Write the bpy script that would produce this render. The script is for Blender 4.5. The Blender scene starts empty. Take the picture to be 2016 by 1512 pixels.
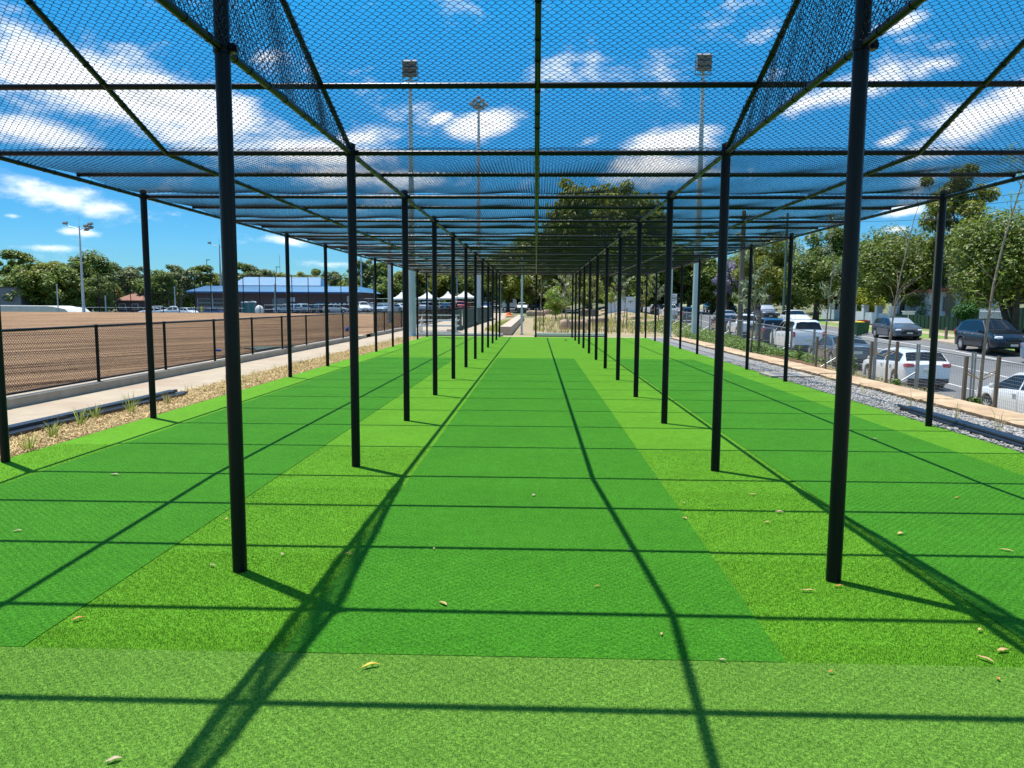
import bpy, math, random
import numpy as np
from mathutils import Vector, Matrix
R = math.radians
C = bpy.context.scene.collection
sc = bpy.context.scene
rng = np.random.default_rng(7)
random.seed(7)

# ------------------------------------------------------------------ camera
F_PX, PIT, YAW, ROL, CX, CZ = 1476.44, 0.106252, 0.0313567, 0.00566997, 0.004, 1.67257
def cam_axes():
    c, s = math.cos(YAW), math.sin(YAW)
    x = Vector((c, s, 0)); y = Vector((-s, c, 0)); z = Vector((0, 0, 1))
    c, s = math.cos(PIT), math.sin(PIT)
    d = y*c - z*s; u = y*s + z*c
    c, s = math.cos(ROL), math.sin(ROL)
    return x*c + u*s, u*c - x*s, d
AX, AU, AD = cam_axes()
cam = bpy.data.objects.new('camera', bpy.data.cameras.new('camera')); C.objects.link(cam)
cam.matrix_world = Matrix(((AX.x, AU.x, -AD.x, CX), (AX.y, AU.y, -AD.y, 0), (AX.z, AU.z, -AD.z, CZ), (0, 0, 0, 1)))
cam.data.sensor_width = 36; cam.data.lens = F_PX/2016*36
cam.data.clip_start = 0.05; cam.data.clip_end = 6000
sc.camera = cam
def at(px, py, z=None, Y=None):
    """world point seen at a photo pixel, on the height z or at the distance Y"""
    d = AX*((px-1008)/F_PX) + AU*((756-py)/F_PX) + AD
    t = (z-CZ)/d.z if z is not None else Y/d.y
    return Vector((CX+d.x*t, d.y*t, CZ+d.z*t))

# ------------------------------------------------------------------ light
SUN = Vector((-0.18, 0.137, 1)).normalized()
sl = bpy.data.lights.new('sun', 'SUN'); sl.energy = 5.0; sl.angle = R(0.45); sl.color = (1, 0.955, 0.89)
so = bpy.data.objects.new('sun', sl); C.objects.link(so); so.rotation_euler = SUN.to_track_quat('Z', 'Y').to_euler()
so.location = (0, 0, 30)
EXPOSURE = 0.45
sc.view_settings.view_transform = 'Standard'; sc.view_settings.look = 'None'
sc.view_settings.exposure = EXPOSURE; sc.view_settings.gamma = 1
sc.render.engine = 'CYCLES'
sc.cycles.max_bounces = 8; sc.cycles.transparent_max_bounces = 8
sc.cycles.diffuse_bounces = 3

# ------------------------------------------------------------------ sky
def build_world():
    w = bpy.data.worlds.new('World'); sc.world = w; w.use_nodes = True
    nt = w.node_tree; N = nt.nodes; L = nt.links; N.clear()
    def nd(t, **k):
        n = N.new(t)
        for a, b in k.items(): setattr(n, a, b)
        return n
    def inp(n, i, v):
        if isinstance(v, bpy.types.NodeSocket): L.new(v, n.inputs[i])
        else: n.inputs[i].default_value = v
    def m(op, a, b=None, c=None, clamp=False):
        n = nd('ShaderNodeMath', operation=op, use_clamp=clamp)
        inp(n, 0, a)
        if b is not None: inp(n, 1, b)
        if c is not None: inp(n, 2, c)
        return n.outputs[0]
    sky = nd('ShaderNodeTexSky', sky_type='NISHITA', sun_disc=False)
    sky.sun_elevation = math.asin(SUN.z); sky.sun_rotation = math.atan2(SUN.x, SUN.y)
    sky.air_density = 1.0; sky.dust_density = 0.05; sky.ozone_density = 2.2
    hs = nd('ShaderNodeHueSaturation'); inp(hs, 0, 0.485); inp(hs, 1, 1.42); inp(hs, 2, 1.18); L.new(sky.outputs[0], hs.inputs['Color'])
    tc = nd('ShaderNodeTexCoord'); sp = nd('ShaderNodeSeparateXYZ'); L.new(tc.outputs['Generated'], sp.inputs[0])
    az = m('ARCTAN2', sp.outputs[0], sp.outputs[1]); el = m('ARCSINE', sp.outputs[2])
    def fbm(sx, sy, scale, detail, rough, off=0.0, dist=0.0):
        cb = nd('ShaderNodeCombineXYZ'); inp(cb, 0, m('MULTIPLY', az, sx)); inp(cb, 1, m('MULTIPLY', el, sy)); inp(cb, 2, off)
        n = nd('ShaderNodeTexNoise'); L.new(cb.outputs[0], n.inputs['Vector'])
        n.inputs['Scale'].default_value = scale; n.inputs['Detail'].default_value = detail; n.inputs['Roughness'].default_value = rough; n.inputs['Distortion'].default_value = dist
        return n.outputs['Fac']
    rp = nd('ShaderNodeValToRGB'); e_ = rp.color_ramp.elements; L.new(m('MULTIPLY', el, 2/math.pi), rp.inputs[0])
    e_[0].position = 0.0; e_[0].color = (.30, .62, .98, 1); e_[1].position = 1.0; e_[1].color = (.7, 1, 1, 1)
    for p_, c_ in ((.11, (.30, .66, .92, 1)), (.28, (.50, .94, .98, 1)), (.5, (.62, 1, 1, 1))):
        q = e_.new(p_); q.color = c_
    mulc = nd('ShaderNodeMix', data_type='RGBA', blend_type='MULTIPLY'); mulc.inputs[0].default_value = 1; L.new(hs.outputs[0], mulc.inputs[6]); L.new(rp.outputs[0], mulc.inputs[7])
    hs2 = nd('ShaderNodeHueSaturation'); L.new(mulc.outputs[2], hs2.inputs['Color'])
    vr = nd('ShaderNodeMapRange', interpolation_type='SMOOTHSTEP'); inp(vr, 0, el); inp(vr, 1, .14); inp(vr, 2, .46); inp(vr, 3, 1.03); inp(vr, 4, 1.52); inp(hs2, 2, vr.outputs[0]); inp(hs2, 1, 1.0)
    # cloud banks: centre px, half sizes px, tilt (deg, + = right end higher), weight
    CL = [(105, 125, 200, 85, -8, 1.15), (300, 205, 270, 72, -10, 1.15), (60, 262, 215, 34, -6, .9), (100, 385, 135, 34, -6, 1.05),
          (20, 60, 90, 40, 0, .8), (430, 215, 90, 50, 0, .8), (150, 455, 40, 9, 0, .75), (25, 425, 22, 8, 0, .7), (175, 408, 40, 10, -8, .7),
          (600, 298, 190, 34, 0, .95), (700, 275, 80, 24, 10, .8), (700, 345, 230, 24, 0, .75), (955, 245, 80, 32, 18, .95), (868, 232, 24, 10, 20, .9), (1155, 280, 45, 14, 25, .7),
          (1320, 285, 105, 34, 4, 1.1), (1300, 330, 120, 40, 0, 1.0), (1700, 165, 190, 34, 14, .95), (1830, 130, 110, 24, 8, .9), (1580, 205, 70, 28, 18, .9),
          (1950, 225, 170, 48, 20, 1.05), (1510, 65, 70, 28, 25, .75), (1775, 45, 60, 20, 15, .75), (1760, 272, 40, 14, 20, .85),
          (565, 475, 60, 15, -3, .95), (1775, 415, 48, 12, 6, .85), (1770, 452, 30, 8, 0, .8), (660, 520, 120, 10, 0, .6), (100, 488, 80, 8, 0, .7), (170, 458, 30, 9, 0, .8),
          (1940, 90, 70, 30, 10, .6), (520, 110, 60, 36, 20, .6)]
    best = None
    for (px, py, rx, ry, tilt, wt) in CL:
        d = (AX*((px-1008)/F_PX) + AU*((756-py)/F_PX) + AD).normalized()
        a0, e0 = math.atan2(d.x, d.y), math.asin(d.z)
        d2 = (AX*((px+20-1008)/F_PX) + AU*((756-py)/F_PX) + AD).normalized(); ka = (math.atan2(d2.x, d2.y)-a0)/20
        d3 = (AX*((px-1008)/F_PX) + AU*((756-py+20)/F_PX) + AD).normalized(); ke = (math.asin(d3.z)-e0)/20
        ra, re = rx*ka, ry*ke; t = R(tilt)
        da = m('SUBTRACT', az, a0); de = m('SUBTRACT', el, e0)
        p = m('ADD', m('MULTIPLY', da, math.cos(t)/ra), m('MULTIPLY', de, math.sin(t)/ra))
        q = m('ADD', m('MULTIPLY', da, -math.sin(t)/re), m('MULTIPLY', de, math.cos(t)/re))
        r = m('SQRT', m('ADD', m('MULTIPLY', p, p), m('MULTIPLY', q, q)))
        v = m('MULTIPLY', m('SUBTRACT', 1.0, m('MULTIPLY', r, 0.78)), wt)
        best = v if best is None else m('MAXIMUM', best, v)
    # scattered clouds elsewhere in the sky
    oth = m('MULTIPLY', m('SUBTRACT', fbm(1, 2.2, 2.2, 3, .5, 3.1), .42), 2.2)
    far = m('MULTIPLY', m('SUBTRACT', m('ABSOLUTE', az), .85), 4, clamp=True)
    best = m('MAXIMUM', best, m('MULTIPLY', oth, far))
    n1 = fbm(1, 2.0, 7.5, 9, .62, 0.3, .25); n2 = fbm(1, 3.0, 30, 6, .6, 5.0, .2)
    k = m('ADD', m('MULTIPLY', m('SUBTRACT', n1, .5), 2.5), m('MULTIPLY', m('SUBTRACT', n2, .5), .65))
    dens = m('ADD', best, k)
    mr = nd('ShaderNodeMapRange', interpolation_type='SMOOTHSTEP'); inp(mr, 0, dens); inp(mr, 1, .12); inp(mr, 2, 1.0)
    cov = m('MULTIPLY', mr.outputs[0], .97)
    # cloud colour: white with soft blue-grey cores
    sh = nd('ShaderNodeMapRange', interpolation_type='SMOOTHSTEP'); inp(sh, 0, m('ADD', dens, m('MULTIPLY', fbm(1, 1.6, 11, 5, .55, 9.0), .9))); inp(sh, 1, 1.25); inp(sh, 2, 2.3)
    cr = nd('ShaderNodeMix', data_type='RGBA'); inp(cr, 0, sh.outputs[0])
    cr.inputs[6].default_value = (12.2, 12.5, 12.9, 1); cr.inputs[7].default_value = (6.8, 7.3, 8.2, 1)
    mx = nd('ShaderNodeMix', data_type='RGBA'); inp(mx, 0, cov); L.new(hs2.outputs[0], mx.inputs[6]); L.new(cr.outputs[2], mx.inputs[7])
    bg = nd('ShaderNodeBackground'); L.new(mx.outputs[2], bg.inputs[0]); bg.inputs[1].default_value = 0.085
    out = nd('ShaderNodeOutputWorld'); L.new(bg.outputs[0], out.inputs[0])
build_world()

# ------------------------------------------------------------------ materials
def mat(name, col, rough=.6, metal=0.0, col2=None, scale=5, detail=4, bump=0, bscale=None, spec=.5, stretch=None, objcol=False, coat=0, contrast=(.35, .65), col3=None, scale3=1.0, trans=0, rand=0):
    m = bpy.data.materials.new(name); m.use_nodes = True
    nt = m.node_tree; N = nt.nodes; L = nt.links
    b = N['Principled BSDF']
    b.inputs['Base Color'].default_value = (*col, 1); b.inputs['Roughness'].default_value = rough; b.inputs['Metallic'].default_value = metal
    b.inputs['Specular IOR Level'].default_value = spec; b.inputs['Coat Weight'].default_value = coat; b.inputs['Coat Roughness'].default_value = .04
    cur = None
    if col2 or bump or col3:
        tc = N.new('ShaderNodeTexCoord'); vec = tc.outputs['Object']
        if stretch:
            mp = N.new('ShaderNodeMapping'); mp.inputs['Scale'].default_value = stretch[:3]
            if len(stretch) > 3: mp.inputs['Rotation'].default_value = (0, 0, stretch[3])
            L.new(vec, mp.inputs[0]); vec = mp.outputs[0]
    def noise(s, d):
        n = N.new('ShaderNodeTexNoise'); n.inputs['Scale'].default_value = s; n.inputs['Detail'].default_value = d; n.inputs['Roughness'].default_value = .6; L.new(vec, n.inputs['Vector']); return n
    if col2:
        n = noise(scale, detail); mr = N.new('ShaderNodeMapRange'); L.new(n.outputs['Fac'], mr.inputs[0]); mr.inputs[1].default_value = contrast[0]; mr.inputs[2].default_value = contrast[1]
        mx = N.new('ShaderNodeMix'); mx.data_type = 'RGBA'; L.new(mr.outputs[0], mx.inputs[0]); mx.inputs[6].default_value = (*col, 1); mx.inputs[7].default_value = (*col2, 1); cur = mx.outputs[2]
    if col3:
        n = noise(scale3, 3); mr = N.new('ShaderNodeMapRange'); L.new(n.outputs['Fac'], mr.inputs[0]); mr.inputs[1].default_value = .45; mr.inputs[2].default_value = .7
        mx = N.new('ShaderNodeMix'); mx.data_type = 'RGBA'; L.new(mr.outputs[0], mx.inputs[0])
        if cur: L.new(cur, mx.inputs[6])
        else: mx.inputs[6].default_value = (*col, 1)
        mx.inputs[7].default_value = (*col3, 1); cur = mx.outputs[2]
    if rand:
        g = N.new('ShaderNodeNewGeometry'); hv = N.new('ShaderNodeHueSaturation')
        mr = N.new('ShaderNodeMapRange'); L.new(g.outputs['Random Per Island'], mr.inputs[0]); mr.inputs[3].default_value = 1-rand; mr.inputs[4].default_value = 1+rand
        L.new(mr.outputs[0], hv.inputs['Value'])
        mh = N.new('ShaderNodeMapRange'); mm = N.new('ShaderNodeMath'); mm.operation = 'FRACT'; m3 = N.new('ShaderNodeMath'); m3.operation = 'MULTIPLY'; m3.inputs[1].default_value = 37.7
        L.new(g.outputs['Random Per Island'], m3.inputs[0]); L.new(m3.outputs[0], mm.inputs[0]); L.new(mm.outputs[0], mh.inputs[0]); mh.inputs[3].default_value = .475; mh.inputs[4].default_value = .52; L.new(mh.outputs[0], hv.inputs['Hue'])
        if cur: L.new(cur, hv.inputs['Color'])
        else: hv.inputs['Color'].default_value = (*col, 1)
        cur = hv.outputs[0]
    if objcol:
        oi = N.new('ShaderNodeObjectInfo'); cur = oi.outputs['Color']
    if cur: L.new(cur, b.inputs['Base Color'])
    if bump:
        n = noise(bscale or scale, 5); bp = N.new('ShaderNodeBump'); bp.inputs['Strength'].default_value = min(1, bump); bp.inputs['Distance'].default_value = .02*max(1, bump); L.new(n.outputs['Fac'], bp.inputs['Height']); L.new(bp.outputs[0], b.inputs['Normal'])
    if trans:
        t = N.new('ShaderNodeBsdfTranslucent'); mxs = N.new('ShaderNodeMixShader'); mxs.inputs[0].default_value = trans
        if cur: L.new(cur, t.inputs[0])
        else: t.inputs[0].default_value = (*col, 1)
        L.new(b.outputs[0], mxs.inputs[1]); L.new(t.outputs[0], mxs.inputs[2]); L.new(mxs.outputs[0], N['Material Output'].inputs[0])
    return m

def turf_mat(name, c1, c2, fine, glint):
    m = bpy.data.materials.new(name); m.use_nodes = True
    nt = m.node_tree; N = nt.nodes; L = nt.links; b = N['Principled BSDF']
    tc = N.new('ShaderNodeTexCoord')
    def noise(s, d, st=None, rgh=.65):
        n = N.new('ShaderNodeTexNoise'); n.inputs['Scale'].default_value = s; n.inputs['Detail'].default_value = d; n.inputs['Roughness'].default_value = rgh
        if st:
            mp = N.new('ShaderNodeMapping'); mp.inputs['Scale'].default_value = st; L.new(tc.outputs['Object'], mp.inputs[0]); L.new(mp.outputs[0], n.inputs['Vector'])
        else: L.new(tc.outputs['Object'], n.inputs['Vector'])
        return n.outputs['Fac']
    def rg(s, a, bb, lo=0, hi=1):
        r = N.new('ShaderNodeMapRange'); L.new(s, r.inputs[0]); r.inputs[1].default_value = a; r.inputs[2].default_value = bb; r.inputs[3].default_value = lo; r.inputs[4].default_value = hi; return r.outputs[0]
    mx = N.new('ShaderNodeMix'); mx.data_type = 'RGBA'; L.new(rg(noise(fine, 5, None, .82), .36, .64), mx.inputs[0]); mx.inputs[6].default_value = (*c1, 1); mx.inputs[7].default_value = (*c2, 1)
    hv = N.new('ShaderNodeHueSaturation'); L.new(mx.outputs[2], hv.inputs['Color'])
    a = N.new('ShaderNodeMath'); a.operation = 'MULTIPLY'; L.new(rg(noise(9, 5), .3, .7, .9, 1.1), a.inputs[0]); L.new(rg(noise(.9, 3), .3, .7, .93, 1.07), a.inputs[1]); L.new(a.outputs[0], hv.inputs['Value'])
    # tiny pale glints of straight fibres, painted into the base colour
    gl = N.new('ShaderNodeMix'); gl.data_type = 'RGBA'; L.new(rg(noise(fine*1.7, 2), .66, .74, 0, glint), gl.inputs[0]); L.new(hv.outputs[0], gl.inputs[6]); gl.inputs[7].default_value = (.42, .62, .25, 1)
    L.new(gl.outputs[2], b.inputs['Base Color'])
    b.inputs['Roughness'].default_value = .8; b.inputs['Specular IOR Level'].default_value = .05; b.inputs['Sheen Weight'].default_value = 0
    bp = N.new('ShaderNodeBump'); bp.inputs['Strength'].default_value = .55; bp.inputs['Distance'].default_value = .012; L.new(noise(fine*.7, 4), bp.inputs['Height']); L.new(bp.outputs[0], b.inputs['Normal'])
    return m

BLACK = mat('black_powder_coat', (.0035, .004, .006), .32, spec=.22, col2=(.006, .0065, .009), scale=3)
WIRE = mat('black_coated_wire', (.007, .008, .012), .4, spec=.35)
WIRE2 = mat('dark_fence_wire', (.003, .003, .004), .6, spec=.1)
DKSTEEL = mat('dark_blue_steel', (.02, .026, .042), .35)
GALV = mat('galvanised_steel', (.42, .5, .52), .45, .35, col2=(.34, .43, .46), scale=2.5)
PALESTEEL = mat('pale_painted_steel', (.5, .56, .57), .5, .1, col2=(.4, .47, .49), scale=1.5)
ALU = mat('aluminium', (.62, .64, .65), .35, .6)
CONC = mat('concrete', (.42, .36, .28), .85, col2=(.34, .29, .22), scale=3, bump=.3, bscale=40, col3=(.3, .25, .2), scale3=.7)
PATHM = mat('path_concrete', (.43, .35, .25), .9, col2=(.37, .30, .21), scale=2.2, bump=.25, bscale=60, col3=(.36, .27, .19), scale3=.55)
SAND = mat('sandstone', (.46, .32, .19), .9, col2=(.36, .24, .14), scale=3.5, bump=1, bscale=14, col3=(.56, .42, .26), scale3=1.3)
ROCK = mat('sandstone_boulder', (.42, .30, .2), .9, col2=(.3, .2, .13), scale=2.5, bump=1, bscale=6)
MULCH = mat('wood_mulch', (.42, .30, .13), .95, col2=(.20, .12, .05), scale=55, detail=6, bump=1, bscale=50, stretch=(1, .45, 1, .5), contrast=(.4, .6))
SOIL = mat('dug_soil', (.16, .08, .035), .95, col2=(.09, .045, .02), scale=5, bump=1.5, bscale=9)
BED = mat('planting_bed', (.42, .31, .2), .95, col2=(.27, .19, .11), scale=9, bump=1, bscale=25, col3=(.2, .2, .07), scale3=.5)
GRAVELM = mat('gravel_bed', (.34, .32, .295), .9, col2=(.14, .14, .14), scale=34, detail=5, bump=1.2, bscale=34, contrast=(.38, .6))
STONE = mat('gravel_stone', (.37, .35, .32), .85, rand=.4)
ASPH = mat('asphalt', (.15, .15, .15), .85, col2=(.115, .115, .118), scale=1.2, bump=.3, bscale=80, col3=(.17, .168, .165), scale3=.15)
CARPARK = mat('car_park_asphalt', (.14, .135, .13), .9, col2=(.10, .1, .1), scale=.4)
PAINTW = mat('road_paint', (.62, .62, .6), .6, col2=(.5, .5, .48), scale=8)
LAWN = mat('lawn', (.12, .25, .03), .9, col2=(.17, .26, .05), scale=1.2, bump=1, bscale=30, col3=(.24, .2, .09), scale3=.35)
EARTH = mat('bare_ground', (.20, .17, .09), .95, col2=(.13, .14, .05), scale=.25, col3=(.10, .13, .04), scale3=.06)
TURF_L = turf_mat('light_turf', (.038, .140, .005), (.148, .370, .024), 80, .3)
TURF_D = turf_mat('dark_turf', (.010, .075, .003), (.075, .29, .020), 75, .35)
TURF_F = turf_mat('front_turf', (.026, .092, .008), (.185, .37, .050), 85, .55)

def dirt_mat():
    m = bpy.data.materials.new('raked_dirt'); m.use_nodes = True
    nt = m.node_tree; N = nt.nodes; L = nt.links; b = N['Principled BSDF']; b.inputs['Roughness'].default_value = .95; b.inputs['Specular IOR Level'].default_value = .15
    tc = N.new('ShaderNodeTexCoord')
    def noise(s, d, sc3, rot, dist=0, rgh=.6):
        n = N.new('ShaderNodeTexNoise'); n.inputs['Scale'].default_value = s; n.inputs['Detail'].default_value = d; n.inputs['Roughness'].default_value = rgh; n.inputs['Distortion'].default_value = dist
        mp = N.new('ShaderNodeMapping'); mp.vector_type = 'POINT'; mp.inputs['Scale'].default_value = sc3; mp.inputs['Rotation'].default_value = (0, 0, rot)
        mp2 = N.new('ShaderNodeMapping'); mp2.inputs['Rotation'].default_value = (0, 0, rot); mp.inputs['Rotation'].default_value = (0, 0, 0)
        L.new(tc.outputs['Object'], mp2.inputs[0]); L.new(mp2.outputs[0], mp.inputs[0]); L.new(mp.outputs[0], n.inputs['Vector']); return n.outputs['Fac']
    def rg(s, a, bb, lo=0, hi=1):
        r = N.new('ShaderNodeMapRange'); L.new(s, r.inputs[0]); r.inputs[1].default_value = a; r.inputs[2].default_value = bb; r.inputs[3].default_value = lo; r.inputs[4].default_value = hi; return r.outputs[0]
    rot = R(-25)     # furrows swing to the right as they recede
    f1 = noise(1.5, 3, (.9, .045, 1), -rot, .35); f2 = noise(4.5, 4, (1, .035, 1), -rot, .2); f3 = noise(14, 8, (1, 1, 1), 0, 0, .75)
    f4 = noise(1.6, 4, (1, .06, 1), -rot+.12, .3)
    s0 = N.new('ShaderNodeMath'); s0.operation = 'ADD'; L.new(rg(f1, .43, .57, 0, .22), s0.inputs[0]); L.new(rg(f4, .42, .58, 0, .24), s0.inputs[1])
    s = N.new('ShaderNodeMath'); s.operation = 'ADD'; L.new(s0.outputs[0], s.inputs[0]); L.new(rg(f2, .42, .58, 0, .36), s.inputs[1])
    s2 = N.new('ShaderNodeMath'); s2.operation = 'ADD'; L.new(s.outputs[0], s2.inputs[0]); L.new(rg(f3, .38, .62, 0, .5), s2.inputs[1])
    mx = N.new('ShaderNodeMix'); mx.data_type = 'RGBA'; L.new(rg(s2.outputs[0], .25, 1.05), mx.inputs[0]); mx.inputs[6].default_value = (.055, .024, .01, 1); mx.inputs[7].default_value = (.58, .36, .20, 1)
    L.new(mx.outputs[2], b.inputs['Base Color'])
    bp = N.new('ShaderNodeBump'); bp.inputs['Strength'].default_value = .8; bp.inputs['Distance'].default_value = .12; L.new(s2.outputs[0], bp.inputs['Height']); L.new(bp.outputs[0], b.inputs['Normal'])
    return m
DIRT = dirt_mat()
WHITE = mat('white_render', (.62, .66, .7), .8, col2=(.56, .6, .65), scale=1)
WHITEP = mat('white_plastic', (.75, .76, .76), .5)
CANVAS = mat('white_canvas', (.8, .8, .78), .8, trans=.25)
TIMBER = mat('weathered_timber', (.22, .165, .11), .9, col2=(.14, .10, .07), scale=6, stretch=(6, 6, .6), bump=.6, bscale=12)
BARK = mat('dark_bark', (.05, .038, .028), .95, col2=(.09, .07, .05), scale=4, bump=1, bscale=9)
BARKP = mat('pale_bark', (.26, .22, .17), .9, col2=(.16, .13, .1), scale=5, bump=.5, bscale=12)
BARKS = mat('sapling_bark', (.30, .25, .19), .85, col2=(.2, .15, .11), scale=9, bump=.4, bscale=30)
BRICK = mat('dark_brick', (.13, .075, .07), .85, col2=(.09, .06, .06), scale=2)
BLUEROOF = mat('blue_metal_roof', (.06, .19, .34), .55, col2=(.075, .22, .37), scale=.6, spec=.6)
BLUEFASC = mat('blue_fascia', (.02, .12, .30), .5)
DGREEN = mat('dark_green_metal', (.012, .05, .024), .5)
REDTILE = mat('red_roof_tile', (.30, .11, .07), .8, col2=(.22, .08, .055), scale=3, bump=.8, bscale=5)
GREYM = mat('grey_metal', (.17, .18, .19), .6)
GLASSD = mat('dark_glass', (.008, .01, .013), .08, spec=.45)
GLASSB = mat('building_glass', (.02, .025, .03), .15, spec=.7)
TYRE = mat('tyre_rubber', (.018, .018, .018), .8)
RIM = mat('alloy_rim', (.55, .56, .57), .35, .25)
TRIM = mat('black_trim', (.02, .02, .022), .6)
PAINT = mat('car_paint', (.5, .5, .5), .32, objcol=True, coat=.8)
REDL = mat('red_lamp', (.45, .01, .015), .15, coat=1)
HEADL = mat('clear_lamp', (.75, .77, .78), .2, 0, coat=1)
PLATE = mat('number_plate', (.6, .6, .5), .5)
TEAL = mat('teal_plastic', (.01, .17, .17), .5)
YELLOW = mat('yellow_plastic', (.65, .48, .02), .5)
ORANGE = mat('orange_plastic', (.7, .16, .02), .6)
BLUEP = mat('blue_plastic', (.02, .09, .45), .5)
LAMPG = mat('lamp_lens', (.20, .21, .2), .2, .4)
L_DK = mat('leaf_dark', (.16, .215, .032), .5, rand=.55, trans=.38)
L_MID = mat('leaf_mid', (.17, .235, .034), .5, rand=.55, trans=.4)
L_OL = mat('leaf_olive', (.24, .27, .035), .5, rand=.5, trans=.42)
L_GUM = mat('leaf_gum', (.18, .22, .075), .5, rand=.5, trans=.38)
L_YEL = mat('leaf_yellow', (.40, .42, .015), .6, rand=.35, trans=.3)
L_BR = mat('leaf_bright', (.24, .34, .035), .5, rand=.45, trans=.4)
L_PALE = mat('leaf_pale', (.22, .27, .14), .4, rand=.5, trans=.3)
L_PUR = mat('leaf_purple', (.26, .24, .34), .6, rand=.4, trans=.3)
L_HEDGE = mat('leaf_hedge', (.035, .14, .012), .5, rand=.45, trans=.2)
STRAW = mat('straw_grass', (.44, .38, .14), .8, rand=.4, trans=.3)
GRASSY = mat('yellow_green_grass', (.34, .38, .07), .7, rand=.4, trans=.35)
GCOV = mat('ground_cover_leaf', (.12, .2, .03), .55, rand=.5, trans=.3)
LEAFTAN = mat('dry_leaf_tan', (.55, .34, .13), .6)
LEAFPALE = mat('dry_leaf_pale', (.44, .33, .21), .6)
LEAFOR = mat('dry_leaf_orange', (.5, .2, .04), .6)
LEAFYEL = mat('dry_leaf_yellow', (.62, .40, .03), .6)

# ------------------------------------------------------------------ mesh helpers
def tag(o, label=None, cat=None, group=None, kind=None):
    if label: o['label'] = label
    if cat: o['category'] = cat
    if group: o['group'] = group
    if kind: o['kind'] = kind
    return o
def mobj(name, V, Fc, m, parent=None, smooth=False, mi=None):
    me = bpy.data.meshes.new(name)
    V = np.asarray(V, dtype=np.float32).reshape(-1, 3)
    if isinstance(Fc, np.ndarray):
        n, k = Fc.shape
        me.vertices.add(len(V)); me.vertices.foreach_set('co', V.ravel())
        me.loops.add(n*k); me.loops.foreach_set('vertex_index', Fc.astype(np.int32).ravel())
        me.polygons.add(n); me.polygons.foreach_set('loop_start', np.arange(0, n*k, k, dtype=np.int32))
        me.update(calc_edges=True)
    else:
        me.from_pydata(V.tolist(), [], Fc)
    for x in (m if isinstance(m, (list, tuple)) else [m]): me.materials.append(x)
    if mi is not None: me.polygons.foreach_set('material_index', np.asarray(mi, dtype=np.int32))
    if smooth:
        me.shade_smooth()
        if smooth == 'auto': me.set_sharp_from_angle(angle=R(38))
    o = bpy.data.objects.new(name, me); C.objects.link(o)
    if parent: o.parent = parent
    return o
def empty(name, loc=(0, 0, 0), rz=0):
    o = bpy.data.objects.new(name, None); C.objects.link(o); o.location = loc; o.rotation_euler = (0, 0, rz); o.empty_display_size = .2
    return o
class B:
    def __init__(s): s.v = []; s.f = []; s.m = []; s.cm = 0
    def add(s, v, f):
        n = len(s.v); s.v += [tuple(x) for x in v]; s.f += [tuple(i+n for i in q) for q in f]; s.m += [s.cm]*len(f)
    def box(s, c, d, rz=0, tilt=0):
        v = []
        ca, sa = math.cos(rz), math.sin(rz)
        for k in (-.5, .5):
            for (i, j) in ((-.5, -.5), (.5, -.5), (.5, .5), (-.5, .5)):
                x, y, z = i*d[0], j*d[1], k*d[2]
                if tilt: y, z = y*math.cos(tilt)-z*math.sin(tilt), y*math.sin(tilt)+z*math.cos(tilt)
                v.append((c[0]+x*ca-y*sa, c[1]+x*sa+y*ca, c[2]+z))
        s.add(v, [(3, 2, 1, 0), (4, 5, 6, 7), (0, 1, 5, 4), (1, 2, 6, 5), (2, 3, 7, 6), (3, 0, 4, 7)]); return s
    def tube(s, pts, rad, n=8, caps=True):
        pts = [Vector(p) for p in pts]
        if not hasattr(rad, '__len__'): rad = [rad]*len(pts)
        v = []; up = None
        for i, p in enumerate(pts):
            d = (pts[min(i+1, len(pts)-1)]-pts[max(i-1, 0)]).normalized()
            a = Vector((0, 0, 1)) if abs(d.z) < .9 else Vector((1, 0, 0))
            if up is not None: a = up
            sx = d.cross(a).normalized(); up = sx.cross(d).normalized()
            for k in range(n):
                t = 2*math.pi*k/n + math.pi/n
                v.append(p + (sx*math.cos(t)+up*math.sin(t))*rad[i])
        f = []
        for i in range(len(pts)-1):
            for k in range(n):
                a, b = i*n+k, i*n+(k+1) % n
                f.append((a, b, b+n, a+n))
        if caps: f.append(tuple(range(n-1, -1, -1))); f.append(tuple((len(pts)-1)*n+k for k in range(n)))
        s.add(v, f); return s
    def prism(s, poly, x0, x1, axis='x'):
        n = len(poly); v = []
        for x in (x0, x1):
            for (a, b) in poly: v.append((x, a, b) if axis == 'x' else (a, x, b) if axis == 'y' else (a, b, x))
        s.add(v, [tuple(range(n)), tuple(range(2*n-1, n-1, -1))]+[((i+1) % n, i, i+n, (i+1) % n+n) for i in range(n)]); return s
    def disc(s, c, r, axis, n=16, th=.02):
        a = Vector(c); d = Vector(axis).normalized()*th/2
        return s.tube([a-d, a+d], r, n)
    def obj(s, name, m, parent=None, smooth=False): return mobj(name, s.v, s.f, m, parent, smooth, s.m if isinstance(m, (list, tuple)) else None)
def kids(o): return list(o.children)
def copy_tree(o, parent=None):
    c = o.copy(); C.objects.link(c); c.parent = parent
    for ch in kids(o): copy_tree(ch, c)
    return c
_first = {}
def place(key, maker, loc, rz=0, s=1):
    """first call builds the thing, later calls copy it with its parts"""
    if key not in _first: _first[key] = maker(); o = _first[key]
    else: o = copy_tree(_first[key])
    o.location = loc; o.rotation_euler = (0, 0, rz); o.scale = (s, s, s) if not hasattr(s, '__len__') else s
    for k in ('label', 'group', 'category'):
        if k in o: del o[k]
    return o

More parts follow.
